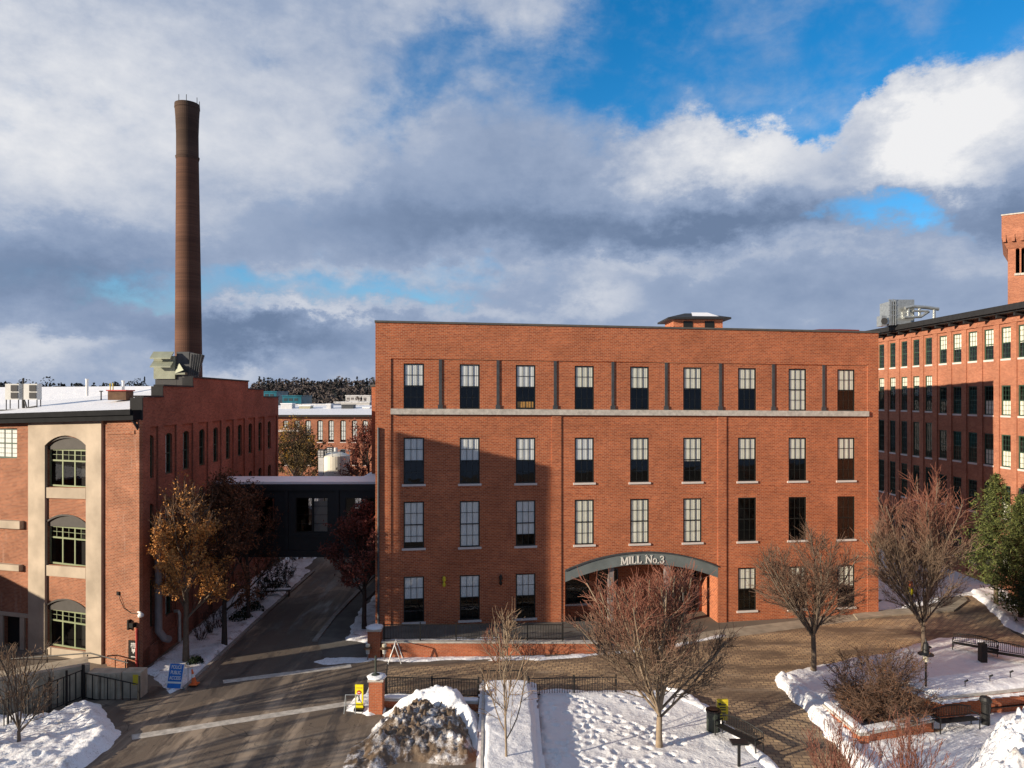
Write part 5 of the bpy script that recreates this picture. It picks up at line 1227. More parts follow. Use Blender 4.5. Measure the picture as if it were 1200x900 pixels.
for i, x in enumerate((343, 352, 362, 405, 415)):
    shrub('shrub', ('leftmost bare pink shrub behind the bridge roof', 'second bare shrub from the left behind the bridge roof', 'bare pale shrub left of the white tank', 'bare shrub just right of the tank', 'bare shrub between the tank and the green hut')[i], (X_(x, 66), 66+i*.2, 0), 8.0, 1.3, 90+i, 26, 'twig_tan', 'twig_red' if i < 2 else 'twig_tan', up=.6, spread=.5, n2=5, n3=3, group='bare shrubs behind the bridge roof', rb=.02)
# far woods: a mass nobody could count
ridge('hills', [(-500, 20), (-200, 24), (0, 23), (190, 17.5), (300, 19), (380, 21), (440, 22), (600, 24), (900, 20), (1500, 18)], 330, 560, 'hill_soil')
def woods(name, x0, x1, n, Yr, zf, hr, mats, seed, conif):
    r = random.Random(seed); rs = np.random.RandomState(seed); pts = []
    for _ in range(n):
        px = r.uniform(x0, x1); Y = r.uniform(*Yr); x = X_(px, Y); z = zf(px, Y); h = r.uniform(*hr)*(1.4 if r.random() < .06 else 1); w_ = h*(.22 if r.random() < conif else .42)
        k = 110; u = rs.rand(k); a = rs.rand(k)*6.28; q = np.sqrt(rs.rand(k))
        prof = (1-u) if w_ < h*.3 else np.sqrt(np.clip(1-(2*u-1)**2, 0, 1))
        for j in range(k): pts.append((x+w_*q[j]*prof[j]*math.cos(a[j]), Y+w_*q[j]*prof[j]*math.sin(a[j]), z+h*u[j]))
    t = leaves(name, pts, .75, mats, None, seed, aspect=1.1); t['kind'] = 'stuff'; return t
hz_ = lambda p, Y: (12+6*math.sin(p*.02)+ (Y-330)*.045) if Y > 330 else 2
woods('far_woods', 296, 450, 620, (250, 560), lambda p, Y: max(0, (Y-330)*.082)*.95, (7, 12), 'wood_brown_far', 5, .1)
woods('far_pines', 296, 450, 150, (300, 570), lambda p, Y: max(0, (Y-330)*.084)*.95, (8, 13), 'wood_green_far', 6, .8)
woods('far_pines', -150, 200, 520, (440, 570), lambda p, Y: max(0, (Y-330)*.062)*.95+1.5, (7, 12), 'wood_green_far', 7, .55)
# ================================================================== snow lying about
S = lambda *a: [G(x, y) for x, y in a]
snow('snow_verge', [Vector((-19.6, 39.2, 0)), Vector((-19.75, 42.5, 0)), Vector((-20.4, 52, 0)), Vector((-21.1, 62, 0))]+S((364, 668), (302, 725), (216, 806), (200, 812)), h=.16, edge=.4, mat='snow_litter', rough=.06, bank=.05)
far = [Vector((-20.6, 60, 0)), Vector((-17.7, 60, 0)), Vector((-18, 95, 0)), Vector((-21.0, 95, 0))]
snow('snow_verge', far, h=.12, cell=.3, mat='snow_litter')
snow('snow_field', [Vector((-38, 96, 0)), Vector((-5, 96, 0)), Vector((-5, 116, 0)), Vector((-38, 116, 0))], h=.15, cell=.5)
snow('snow_patch', S((404, 751), (418, 718), (447, 690), (449, 757)), h=.13, mat='snow_litter', rough=.06)
snow('snow_strip', S((385, 771), (640, 768), (640, 770.5), (480, 775.5), (385, 773)), h=.07, edge=.15, mat='snow_speck', cell=.1, wob=.2)
snow('snow_strip', S((560, 774), (700, 766), (780, 757), (850, 743), (852, 746), (780, 761), (640, 774)), h=.10, edge=.12, mat='snow_speck', cell=.1, wob=.22)
snow('snow_bank', S((-80, 838), (60, 838), (92, 824), (116, 823), (134, 850), (147, 860), (100, 900), (40, 935), (-80, 960)), h=.24, edge=.8, mat='snow_speck', rough=.11, chunk=.12, rs=2.2, cell=.1, seed=3, bank=.12)
snow('snow_lawn', S((627, 809), (790, 811), (832, 828), (868, 862), (905, 910), (930, 980), (627, 980)), h=.20, edge=.4, mat='snow_lawn', rough=.05, cell=.085, seed=5, prints=24)
snow('snow_edge', S((780, 806), (806, 812), (838, 836), (880, 872), (918, 905), (960, 960), (935, 960), (895, 905), (860, 872), (826, 840), (790, 822)), h=.26, edge=.35, mat='snow_speck', rough=.10, chunk=.10, cell=.09, seed=8)
snow('snow_strip', S((453, 812), (562, 818), (562, 822), (453, 818)), h=.12, base=.02, edge=.2, cell=.1, mat='snow')
# bed on the right: snow over the planting with a ploughed ridge at the street
snow('snow_bed', S((910, 795), (960, 782), (1040, 768), (1092, 751), (1140, 752), (1200, 764), (1300, 786), (1300, 850), (1080, 856), (1005, 852), (966, 832), (925, 808)), h=.30, edge=.5, mat='snow', rough=.05, cell=.11, seed=11, bank=.10)
snow('snow_ridge', S((909, 793), (926, 796), (975, 832), (985, 848), (1010, 874), (1030, 905), (1000, 905), (975, 872), (940, 832), (913, 806)), h=.32, edge=.35, mat='snow', rough=.12, chunk=.16, cell=.08, seed=12)
snow('snow_walk', S((975, 858), (1010, 870), (1095, 856), (1200, 838), (1300, 830), (1320, 1000), (1000, 1000), (1010, 890)), h=.16, edge=.4, mat='snow_speck', rough=.06, cell=.1, seed=14, chunk=.05)
snow('snow_patch', S((1022, 716), (1035, 700), (1080, 690), (1108, 694), (1104, 705), (1040, 716)), h=.22, mat='snow', rough=.08, chunk=.06)
snow('snow_field', S((1030, 700), (1040, 672), (1135, 664), (1180, 690), (1215, 730), (1260, 770), (1300, 790), (1205, 745), (1180, 735), (1160, 716), (1138, 694), (1100, 686)), h=.2, mat='snow', rough=.07, cell=.2, bank=.12)
snow('snow_field', [Vector((25.2, 52, .2)), Vector((34.5, 53, .2)), Vector((35.2, 100, .2)), Vector((25.2, 100, .2))], h=.12, cell=.4)
drape('front_walk', S((1000, 721), (1040, 716), (1112, 712), (1130, 700), (1134, 705), (1118, 717), (1045, 722), (1005, 727)), .006, 'granite_walk', thick=.1)
# piles
p1 = snow('snow_pile', S((420, 880), (436, 850), (470, 833), (515, 822), (552, 830), (562, 850), (562, 890), (545, 897), (480, 893), (430, 905)), h=.35, edge=1.0, mat='snow_dirty', rough=.14, chunk=.34, rs=2.4, cell=.055, dome=.36, domew=1.8, seed=21, kind=None)
tag(p1, 'tall pile of dirty ploughed snow beside the brick gate pier', 'snow pile')
p1b = snow('snow_pile', S((456, 838), (480, 826), (520, 824), (550, 832), (564, 856), (564, 892), (552, 872), (534, 856), (500, 846)), h=.40, edge=.6, mat='snow', rough=.12, chunk=.12, rs=2.0, cell=.07, dome=.62, domew=.9, seed=22, base=.2, kind=None)
tag(p1b, 'clean white snow heaped on the back of the dirty pile', 'snow pile')
p2 = snow('snow_pile', S((1122, 905), (1140, 880), (1165, 862), (1215, 846), (1330, 850), (1330, 1000), (1110, 1000)), h=.5, edge=1.1, mat='snow_speck', rough=.2, chunk=.32, rs=2.2, cell=.075, dome=1.7, domew=2.2, seed=23, kind=None)
tag(p2, 'lumpy white snow pile in the bottom right corner', 'snow pile')
snow('snow_patch', S((407, 833), (412, 818), (436, 812), (450, 822), (452, 836), (430, 840)), h=.22, edge=.4, mat='snow_speck', rough=.08, chunk=.1, cell=.08, seed=25)
snow('snow_patch', S((360, 776), (381, 770), (440, 772), (440, 776), (372, 780)), h=.06, edge=.3, mat='snow_speck', cell=.1, wob=.3)

# ================================================================== brickwork of the gardens
def pier(label, px, py, w_, h, group=None, cap='stone_band', snowh=.14):
    p = G(px, py); t = thing('brick_pier', label, 'pier', p, group); mb = MB(); mb.box((-w_/2, -w_/2, 0), (w_/2, w_/2, h)); lpart('shaft', mb, 'brick_garden', t)
    mb = MB(); mb.box((-w_/2-.05, -w_/2-.05, h+.002), (w_/2+.05, w_/2+.05, h+.11)); lpart('cap', mb, cap, t)
    mb = MB(); s = w_/2+.03
    for k, (a, z) in enumerate(((s, 0), (s*.97, .6), (s*.75, .93), (s*.35, 1))): pass
    prof = [(s*1.35, 0), (s*1.36, .05), (s*1.1, snowh*.75), (s*.6, snowh), (.02, snowh*1.05)]
    mb.tube([(0, 0, h+.112+z) for r, z in prof], [r for r, z in prof], 8); lpart('snow_cap', mb, 'snow', t, smooth=True); return t, p, h
pier('brick gate pier with a rounded snow cap in front of the terrace wall', 439.5, 769, .72, 1.5)
gp, gpp, gph = pier('brick gate pier with a pole on its snowy cap beside the yellow panel', 441.5, 834, .62, 1.5, snowh=.12)
t = thing('pole', 'short dark green pole standing on the snowy top of the front gate pier', 'pole', gpp+Vector((-.05, 0, 1.62))); mb = MB(); mb.lathe((0, 0, .02), [(.22, 0), (.2, .1), (.07, .16)], 12); lpart('base', mb, 'bin_green', t); mb = MB(); mb.tube([(0, 0, .1), (0, 0, .98)], .05, 8); lpart('shaft', mb, 'bin_green', t)
def low_wall(name, label, A, B, h, th, cap=.08, snowcap=0, mat='brick_garden', z0=0, caplab='coping', h2=None):
    """straight wall on the ground from A to B (its camera side face)"""
    F = WF((A[0], A[1]), (B[0], B[1])); t = thing(name, label, 'wall', ((A[0]+B[0])/2, (A[1]+B[1])/2, 0)); h2 = h if h2 is None else h2
    gA, gB = gz(A[0]), gz(B[0]); base = WF((A[0], A[1]), (B[0], B[1]), shear=-(gB+h2-gA-h)/F.len); F2 = base
    mb = MB(); P = lambda u, d, z: F2.pt(u, d, z)
    F2.box(mb, 0, F.len, -th, 0, -.4, h+gA); mb.build('wall', mat, t)
    mb = MB(); F2.box(mb, -.03, F.len+.03, -th-.04, .04, h+gA+.002, h+gA+cap); mb.build(caplab, 'stone_band', t)
    if snowcap:
        mb = MB(); F2.box(mb, 0, F.len, -th, .0, h+gA+cap+.002, h+gA+cap+snowcap); o = mb.build('snow_cap', 'snow', t)
        bv = o.modifiers.new('b', 'BEVEL'); bv.width = snowcap*.45; bv.segments = 3
    return t, F2
tA, tB = G(447.5, 771.5), G(700, 765.5)
TW, TF_ = low_wall('terrace_wall', 'long low brick terrace wall with stone coping before the arch mill', tA, tB, .86, .32, h2=.55)
tl = [tA+Vector((0, .32, 0)), tB+Vector((0, .32, 0)), Vector(MF.pt(MF.u(700), 0, 0)), Vector(MF.pt(0, 0, 0))]
mb = MB(); mb.quad(*[(p[0], p[1]+(.0 if i < 2 else -.002), .80 if i in (0, 3) else .50) for i, p in enumerate(tl)]); o = mb.build('terrace', 'walk_concrete'); o['kind'] = 'structure'
snow('snow_strip', [TF_.pt(.3, -.4, 0), TF_.pt(6.5, -.4, 0), TF_.pt(6.5, -.75, 0), TF_.pt(.3, -1.0, 0)], h=.07, base=.77, edge=.2, cell=.08, mat='snow', level=True)
def bars(F, mb, u0, u1, z0, z1, step, r=.012, d=0):
    n = max(1, int((u1-u0)/step))
    for i in range(n+1):
        u = u0+(u1-u0)*i/n; F.box(mb, u-r, u+r, d-r, d+r, z0, z1)
def fence(label, A, B, h, posts=(), zb=0, step=.13, name='iron_fence', d=0, low=.12, slope=0, rails=2, r=.012, cat='fence', post_extra=.08, group=None):
    F = WF((A[0], A[1]), (B[0], B[1]), shear=-((gz(B[0])-gz(A[0]))+slope)/(Vector((B[0]-A[0], B[1]-A[1])).length)); t = thing(name, label, cat, ((A[0]+B[0])/2, (A[1]+B[1])/2, zb), group); g0 = gz(A[0])+zb
    mb = MB(); bars(F, mb, .06, F.len-.06, g0+low, g0+h-.05, step, r, d); mb.build('pickets', 'iron', t)
    mb = MB(); zs = [g0+h-.05, g0+low] if rails == 2 else [g0+h-.05, g0+h-.25, g0+low]
    for z in zs: F.box(mb, .0, F.len, d-.022, d+.022, z-.02, z+.02)
    mb.build('rails', 'iron', t)
    for u in posts: mb = MB(); U = F.len*u; F.box(mb, U-.035, U+.035, d-.04, d+.035, g0, g0+h+post_extra); mb.build('post', 'iron', t)
    return t
# railing on the terrace wall
fence('black railing along the top of the low terrace wall', TF_.pt(.1, -.16, 0), TF_.pt(TF_.u(660), -.16, 0), .95, [0, .2, .4, .6, .8, 1], zb=.94, name='railing', slope=-.22, cat='railing', step=.15, r=.009)
# wall and fence in front of the street
low_wall('low_wall', 'low brick kerb wall with snow under the street fence beside the gate pier', G(449, 829), G(560, 833), .32, .35, snowcap=.09)
fence('iron fence between the front gate pier and the taller fence panel', G(452, 815), G(561, 818), .95, [0, .5, 1])
fence('taller square iron fence panel at the head of the raised snowy bed', G(566, 811), G(612, 811), 1.12, [0, 1], step=.16)
fence('iron fence at the back of the snowy lawn left of the large bare tree', G(619, 817), G(722, 815), .95, [0, .52, 1], step=.12)
# raised bed between the lawns
bedz = .55
b0, b1 = G(566, 812), G(626, 812); e0, e1 = G(566, 1060), G(632, 1060)
b0 = Vector((b0.x, b0.y, 0)); YE = 24.0; xl = b0.x; xr = b1.x; xr2 = xr
t = thing('raised_bed', 'long raised brick bed filled with snow between the dirty pile and the lawn', 'planter', ((xl+xr)/2, 30, 0))
xl2 = X_(566, 30); 
def bed_x(f, right): 
    # its two long sides
    Y = b0.y+(YE-b0.y)*f
    return (X_(567, Y), Y) if not right else (X_(629+ (Y-b0.y)*.0, Y), Y)
A0 = Vector((X_(566, b0.y), b0.y, 0)); A1 = Vector((X_(563, YE)-.0, YE, 0)); B0 = Vector((X_(620, b0.y), b0.y, 0)); B1 = Vector((X_(634, YE), YE, 0))
mb = MB()
for P, Q in ((A0, A1), (A1, B1), (B1, B0), (B0, A0)): mb.quad((P.x, P.y, -.1), (Q.x, Q.y, -.1), (Q.x, Q.y, bedz), (P.x, P.y, bedz))
mb.build('wall', 'brick_garden', t)
mb = MB()
for P, Q, n in ((A0, A1, 1),):
    mb.box((0, 0, 0), (1, 1, 1), lambda p, P=P, Q=Q, n=n: (P.x+(Q.x-P.x)*p[0]+n*(-.04+.10*p[1]), P.y+(Q.y-P.y)*p[0], bedz+.002+.07*p[2]))
mb.build('coping', 'stone_band', t)
o = snow('snow_fill', [A0+Vector((.10, -.1, 0)), A1+Vector((.10, .1, 0)), B1+Vector((.06, .1, 0)), B0+Vector((.06, -.1, 0))], h=.16, edge=.15, base=bedz+.03, cell=.07, level=True, rough=.08, rs=1.1, mat='snow', wob=.06, seed=31, kind=None); o.parent = t; o.location = -WLOC[t.name]
# square bed with brick edge on the right
C0, C1, C2 = G(965, 839), G(1007, 875), G(1094, 858)
low_wall('low_wall', 'left side of the low snow capped brick wall round the shrub bed', C0, C1, .45, .4, snowcap=.16)
low_wall('low_wall', 'front side of the low snow capped brick wall round the shrub bed', C1+Vector((.02, 0, 0)), C2, .45, .4, snowcap=.12)
D0 = G(1101, 852); D1 = G(1330, 822)
D0 = Vector((D0.x, D0.y, 0)); D1 = Vector((D1.x, D1.y, 0)); dn = Vector((-(D1.y-D0.y), D1.x-D0.x, 0)).normalized(); hB = 1.25
D2 = D0+dn*1.9+Vector((-.55, 0, 0)); D3 = D1+dn*2.6
t = thing('raised_bed', 'high brick raised bed topped with smooth snow behind the benches on the right', 'planter', (D0.x, D0.y, 0))
mb = MB()
for P, Q in ((D0, D1), (D1, D3), (D3, D2), (D2, D0)): mb.quad((P.x, P.y, -.1), (Q.x, Q.y, -.1), (Q.x, Q.y, hB+gz(15)), (P.x, P.y, hB+gz(15)))
mb.build('wall', 'brick_garden', t)
mb = MB(); zz = hB+gz(15)+.002; mb.box((0, 0, 0), (1, 1, 1), lambda p: (D0.x-.06+(D1.x-D0.x)*p[0], D0.y-.05+(D1.y-D0.y)*p[0]+.4*p[1], zz+.08*p[2])); mb.box((0, 0, 0), (1, 1, 1), lambda p: (D0.x-.06+(D2.x-D0.x)*p[0]+.35*p[1], D0.y+.36+(D2.y-D0.y-.36)*p[0], zz+.08*p[2])); mb.build('coping', 'stone_band', t)
o = snow('snow_top', [D0+Vector((.03, .06, 0)), D1+Vector((0, .06, 0)), D3, D2+Vector((.05, -.05, 0))], h=.22, edge=.3, base=zz+.03, cell=.1, level=True, rough=.03, wob=.05, seed=33, kind=None); o.parent = t; o.location = -WLOC[t.name]
for i, (x, y) in enumerate(((1131, 801), (1160, 795), (1184, 790))):
    p = G(x, y, 1.5); o = thing('spotlight', ('left', 'middle', 'right')[i]+' one of three small dark spikes in the snow of the high raised bed', 'spotlight', p, 'spikes in the raised bed snow'); mb = MB(); mb.tube([(0, 0, -.15), (0, 0, .12)], .02, 6); mb.tube([(-.03, 0, .08), (.12, -.03, .17)], .04, 6); lpart('fitting', mb, 'iron', o)
o = thing('spotlight', 'small dark spotlight in the flat snow behind the lamp post', 'spotlight', G(1089, 763, .2)); mb = MB(); mb.tube([(0, 0, -.3), (0, 0, .25)], .025, 6); mb.tube([(-.08, 0, .28), (.1, 0, .2)], .06, 6); lpart('fitting', mb, 'iron', o)

# ================================================================== street furniture
def bench(label, p, rz, L_=1.9, group='black slatted benches', arched=True):
    t = thing('bench', label, 'bench', p, group, rz)
    h = L_/2; mb = MB()
    for k in range(6): mb.box((-h, .02+.075*k, .43), (h, .075+.075*k, .455))
    lpart('seat', mb, 'iron', t)
    mb = MB(); n = 24; P = []
    zt = lambda x: .84+(.13*math.cos(x/h*math.pi/2) if arched else 0)
    for i in range(n+1): x = -h+L_*i/n; mb.box((x-.011, .49, .50), (x+.011, .51, zt(x)))
    mb.tube([(-h+L_*i/16, .5, zt(-h+L_*i/16)) for i in range(17)], .028, 6); mb.tube([(-h, .5, .50), (h, .5, .50)], .022, 6); lpart('backrest', mb, 'iron', t)
    for s in (-1, 1):
        mb = MB(); x = s*h; mb.tube([(x, .0, .43), (x, .0, .66), (x, .1, .68), (x, .5, .66)], .025, 6); mb.box((x-.03, .0, .64), (x+.03, .45, .665)); lpart('armrest', mb, 'iron', t)
        for y in (.02, .48): mb = MB(); mb.tube([(x, y, 0), (x, y, .44)], .026, 6); lpart('leg', mb, 'iron', t)
    return t
bench('black slatted bench nearest the bin on the edge of the snowy lawn', G(862, 870, .12)+Vector((-.15, -.35, 0)), R(-57), 2.1)
bench('black bench with curved back cut by the bottom edge of the picture', G(862, 925, .12), R(200), 1.7)
bench('black bench with curved slatted back before the high raised bed, left of the dark bollard', G(1124, 857, .12)+Vector((0, -.1, 0)), R(11), 1.95)
bench('black bench half hidden by the corner snow pile right of the dark bollard', G(1181, 839, .12)+Vector((0, -.1, 0)), R(11), 1.95)
bench('black bench on the far edge of the snow bed left of the square dark post', G(1142, 768, .15), R(-38), 2.1)
bench('black bench on the far edge of the snow bed right of the square dark post', G(1180, 778, .15), R(-32), 2.1)
t = thing('table', 'small black shelf table on one leg at the end of the lawn bench', 'table', G(866, 900, .1)); mb = MB(); mb.box((-.32, -.22, .98), (.32, .22, 1.05)); lpart('top', mb, 'iron', t); mb = MB(); mb.box((-.05, -.05, 0), (.05, .05, .978)); lpart('leg', mb, 'iron', t)
t = thing('bin', 'round dark green litter bin with a flared rim beside the yellow panel', 'litter bin', G(836, 858, .1)); mb = MB(); mb.lathe((0, 0, 0), [(.24, 0), (.24, .06), (.27, .08), (.29, .9)], 20); lpart('body', mb, 'bin_green', t); mb = MB(); mb.lathe((0, 0, .9), [(.33, 0), (.33, .08), (.24, .12), (.22, .0)], 20); lpart('rim', mb, 'black_paint', t)
mb = MB()
for k in range(20): a = 2*math.pi*k/20; mb.box((.277*math.cos(a)-.012, .277*math.sin(a)-.012, .08), (.277*math.cos(a)+.012, .277*math.sin(a)+.012, .88))
lpart('slats', mb, 'bin_green', t)
t = thing('yellow_panel', 'yellow plastic dispenser panel standing behind the litter bin', 'panel', G(847, 852, .1)); mb = MB(); mb.box((-.26, -.06, .32), (.22, .06, 1.22)); lpart('board', mb, 'yellow_old', t); mb = MB(); mb.box((-.04, .0, 0), (.04, .05, .32)); lpart('post', mb, 'iron', t); mb = MB()
for z in (.98, .86, .76, .62, .5): mb.box((-.14, -.067, z), (.12, -.061, z+.05))
mb.box((-.2, -.09, .98), (-.1, -.061, 1.1)); lpart('markings', mb, 'grille_dark', t)
t = thing('bollard', 'thick dark bollard with a round head between the two benches on the right', 'bollard', G(1155, 850, .1)); mb = MB(); mb.lathe((0, 0, 0), [(.17, 0), (.17, .95), (.2, 1.0), (.2, 1.04)], 14); lpart('shaft', mb, 'iron', t); mb = MB(); mb.lathe((0, 0, 1.04), [(.24, 0), (.25, .08), (.2, .2), (.05, .25)], 14); lpart('head', mb, 'iron', t)
t = thing('post', 'square dark post between the two far benches', 'post', G(1151.5, 779, .1)); mb = MB(); mb.box((-.16, -.16, 0), (.16, .16, 1.15)); lpart('shaft', mb, 'iron', t)
# the lamp post
t = thing('lamp_post', 'slim black lamp post with a flat hat shaped shade by the shrub bed', 'lamp post', G(1085, 841)); Hh = 3.35
mb = MB(); mb.lathe((0, 0, 0), [(.13, 0), (.13, .12), (.09, .2), (.07, .5), (.05, .6), (.042, Hh-.85)], 12); lpart('pole', mb, 'iron', t)
mb = MB(); mb.lathe((0, 0, Hh-.84), [(.06, 0), (.11, .04), (.12, .30), (.09, .34)], 14); lpart('lens', mb, 'lamp_glass', t)
mb = MB(); mb.lathe((0, 0, Hh-.5), [(.10, 0), (.34, .0), (.33, .04), (.16, .12), (.13, .22), (.15, .26), (.11, .5), (.05, .58), (.02, .7)], 18); lpart('shade', mb, 'iron', t)
# two low path lamps, A shaped barricade
for px, lab in ((431, 'left'), (450.5, 'right')):
    t = thing('path_lamp', lab+' of two low path lamps with dark hats beside the snow capped pier', 'lamp', G(px, 773.5), 'path lamps by the terrace pier')
    mb = MB(); mb.tube([(0, 0, 0), (0, 0, .36)], .035, 8); lpart('post', mb, 'pipe_grey', t); mb = MB(); mb.lathe((0, 0, .36), [(.10, 0), (.11, .24), (.07, .3)], 14); lpart('lens', mb, 'ac_white', t); mb = MB(); mb.lathe((0, 0, .62), [(.05, 0), (.25, .02), (.22, .07), (.10, .1)], 16); lpart('hat', mb, 'wood_brown', t); mb = MB(); mb.lathe((0, 0, .74), [(.12, 0), (.13, .12), (.08, .16)], 14); lpart('cap', mb, 'lamp_glass', t)
def aframe(label, px, py, h, wdt, rz=0):
    t = thing('barricade', label, 'barricade', G(px, py), None, rz); mb = MB()
    for s in (-1, 1): mb.tube([(s*wdt/2, 0, 0), (0, 0, h)], .03, 6)
    lpart('legs', mb, 'white_paint', t); mb = MB(); mb.tube([(0, 0, h), (0, .9, h)], .03, 6); 
    lpart('bar', mb, 'white_paint', t); mb = MB()
    for s in (-1, 1): mb.tube([(s*wdt/2, .9, 0), (0, .9, h)], .03, 6)
    lpart('legs', mb, 'white_paint', t); return t
aframe('white A shaped barricade on the snow before the terrace wall', 462.5, 778, 1.05, .72, R(4))
t = thing('barricade', 'white board leaning behind the front gate pier', 'barricade', G(431, 815)); mb = MB(); mb.box((0, 0, 0), (1, 1, 1), lambda p: (-.12+.06*p[0]+.42*p[2], p[1]*.03, p[2]*1.05)); mb.box((0, 0, 0), (1, 1, 1), lambda p: (-.12+.07*p[0]+.42*p[2], .25+p[1]*.03-.2*p[2], p[2]*1.0)); lpart('boards', mb, 'white_paint', t)
# the yellow pedestrian panel
t = thing('pedestrian_sign', 'upright yellow panel with a red disc and walking figure left of the gate pier', 'sign', G(421, 832, .1), None, R(-4)); H0 = 1.18
mb = MB(); mb.box((-.19, -.03, .12), (.19, .03, H0)); lpart('board', mb, 'yellow_paint', t)
mb = MB(); mb.box((-.12, -.036, .36), (.12, -.031, .80)); lpart('white_field', mb, 'white_paint', t)
mb = MB(); mb.tube([(0, -.037, .83), (0, -.045, .83)], .105, 8); sd_ = lpart('red_disc', mb, 'red_paint', t); mb = MB(); mb.box((-.06, -.05, .815), (.06, -.046, .845)); mb.build('bar', 'white_paint', sd_, world=False)
mb = MB(); mb.tube([(0, -.04, .68), (0, -.046, .68)], .03, 8); mb.box((-.02, -.044, .54), (.02, -.038, .64)); mb.tube([(0, -.041, .55), (-.035, -.041, .43)], .013, 4); mb.tube([(0, -.041, .55), (.035, -.041, .43)], .013, 4); lpart('pedestrian_symbol', mb, 'black_paint', t)
mb = MB(); mb.box((-.21, -.2, 0), (.21, .2, .12)); lpart('foot', mb, 'black_paint', t)
mb = MB(); mb.box((-.12, -.036, .2), (.12, -.031, .28)); mb.box((-.14, -.036, 1.0), (.14, -.031, 1.08)); lpart('lettering', mb, 'yellow_old', t)
t = thing('trestle', 'low white wire trestle in the snow at the left of the yellow panel', 'trestle', G(410, 834, .05)); mb = MB()
for x in (-.22, .3):
    mb.tube([(x, -.25, 0), (x*.9, 0, .78), (x, .25, 0)], .022, 5)
mb.tube([(-.2, 0, .78), (.28, 0, .78)], .02, 5); mb.tube([(-.22, -.12, .4), (.3, -.12, .4)], .02, 5); lpart('frame', mb, 'galv', t)
# blue board
bp = G(207, 803.5, .12); t = thing('blue_board', 'blue A board reading POLICE PUBLIC ACCESS at the foot of the oak', 'sign', bp, None, R(-6))
def tilt(p): return (p[0], p[1]+.32*p[2]-.3, p[2])
mb = MB(); mb.box((-.42, -.02, .32), (.42, .02, 1.22), tilt); bd = lpart('board', mb, 'blue_paint', t); mb = MB(); mb.box((-.42, -.018, .22), (.42, .02, .315), tilt); lpart('white_rail', mb, 'white_paint', t); mb = MB(); mb.box((-.40, -.018, -.02), (.40, .02, .215), tilt); lpart('lower_panel', mb, 'blue_paint', t)
mb = MB()
for s in (-1, 1): mb.box((s*.44-.02, -.03, 0), (s*.44+.02, .03, 1.25), tilt)
mb.box((-.42, .5, 0), (-.38, .54, 1.15)); mb.box((.38, .5, 0), (.42, .54, 1.15)); lpart('frame', mb, 'white_paint', t)
for i, wd in enumerate(('POLICE', 'PUBLIC', 'ACCESS')):
    zc = 1.06-.28*i; o = text_mesh(wd, .27, 'lettering', 'white_paint', None, (0, 0, 0), 0, .004, bold=.004, sx=.72); o.parent = t; o.location = (0, .32*zc-.3-.032, zc); o.rotation_euler = (R(90)-math.atan(.32), 0, 0)
t.scale = (.87, .87, .87)
t = thing('traffic_cone', 'orange cone behind the blue board', 'cone', bp+Vector((.78, .25, -.02))); mb = MB(); mb.box((-.2, -.2, 0), (.2, .2, .04)); lpart('base', mb, 'orange_plastic', t); mb = MB(); mb.tube([(0, 0, .04), (-.12, 0, .75)], [.13, .03], 12); lpart('body', mb, 'orange_plastic', t)
mb = MB(); mb.tube([(-.055, 0, .35), (-.085, 0, .52)], [.093, .067], 12); lpart('band', mb, 'white_paint', t)
# figure like small marker in the tree on the right: a yellow and red tag
t = thing('hanging_tag', 'small yellow and red feeder hanging in the tall bare tree behind the lamp post', 'feeder', (X_(1067, 41.0), 41.0, Z_(697, 41.0))); mb = MB(); mb.lathe((0, 0, 0), [(.07, 0), (.14, .06), (.14, .34), (.05, .42)], 10); lpart('body', mb, 'yellow_paint', t); mb = MB(); mb.lathe((0, 0, .42), [(.06, 0), (.15, .05), (.10, .3), (.02, .36)], 10); lpart('top', mb, 'orange_plastic', t); mb = MB(); mb.tube([(0, 0, .75), (.1, .1, 1.6)], .008, 4); lpart('cord', mb, 'iron', t)
# concrete wall, blocks and fences in the left corner
Q0, Q1 = G(-140, 872), G(97, 822)
Q0 = Vector((Q0.x, Q0.y+1.2, 0)); Q1 = Vector((Q1.x, Q1.y+.6, 0))
F = WF((Q0.x, Q0.y), (Q1.x, Q1.y)); t = thing('retaining_wall', 'ribbed tan concrete retaining wall behind the iron fence on the left', 'wall', (Q1.x, Q1.y, 0)); mb = MB(); F.box(mb, 0, F.len, -.4, 0, -.3, 1.55); n = int(F.len/.55)
for i in range(n): F.box(mb, i*.55+.05, i*.55+.35, .001, .07, -.3, 1.5)
mb.build('wall', 'concrete', t)
mb = MB(); F.box(mb, -.1, F.len+.02, -3.2, -.41, -.3, 1.0); mb.build('walkway', 'concrete', t)
for (x0, x1, yb, yt, lab) in ((101, 141, 819, 786, 'grooved concrete block wall right of the iron gate post'), (142.5, 165, 818, 785, 'single taller concrete block at the kerb with a yellow mark')):
    a, b = G(x0, yb), G(x1, yb); t = thing('concrete_block', lab, 'concrete block', ((a.x+b.x)/2, a.y, 0)); hh = HC-(yt-CY)/FPX*(a.y+.3); mb = MB(); mb.box((a.x, a.y, -.1), (b.x, a.y+.7, hh))
    if x0 == 101:
        for k in range(5): xx = a.x+.15+k*(b.x-a.x-.2)/5; mb.box((xx, a.y-.06, 0), (xx+.16, a.y-.001, hh-.05))
    o = mb.build('block', 'concrete', t); bv = o.modifiers.new('b', 'BEVEL'); bv.width = .04; bv.segments = 2
    if x0 != 101: mb = MB(); mb.box((b.x-.38, a.y-.02, hh-.62), (b.x-.12, a.y-.003, hh-.12)); mb.build('yellow_mark', 'yellow_old', t)
fence('black iron fence running up from the left edge along the snow bank', G(-60, 885), G(97, 819), 1.45, [.0, .22, .40, .55, .72, .86, 1], step=.3, r=.018, post_extra=.22)
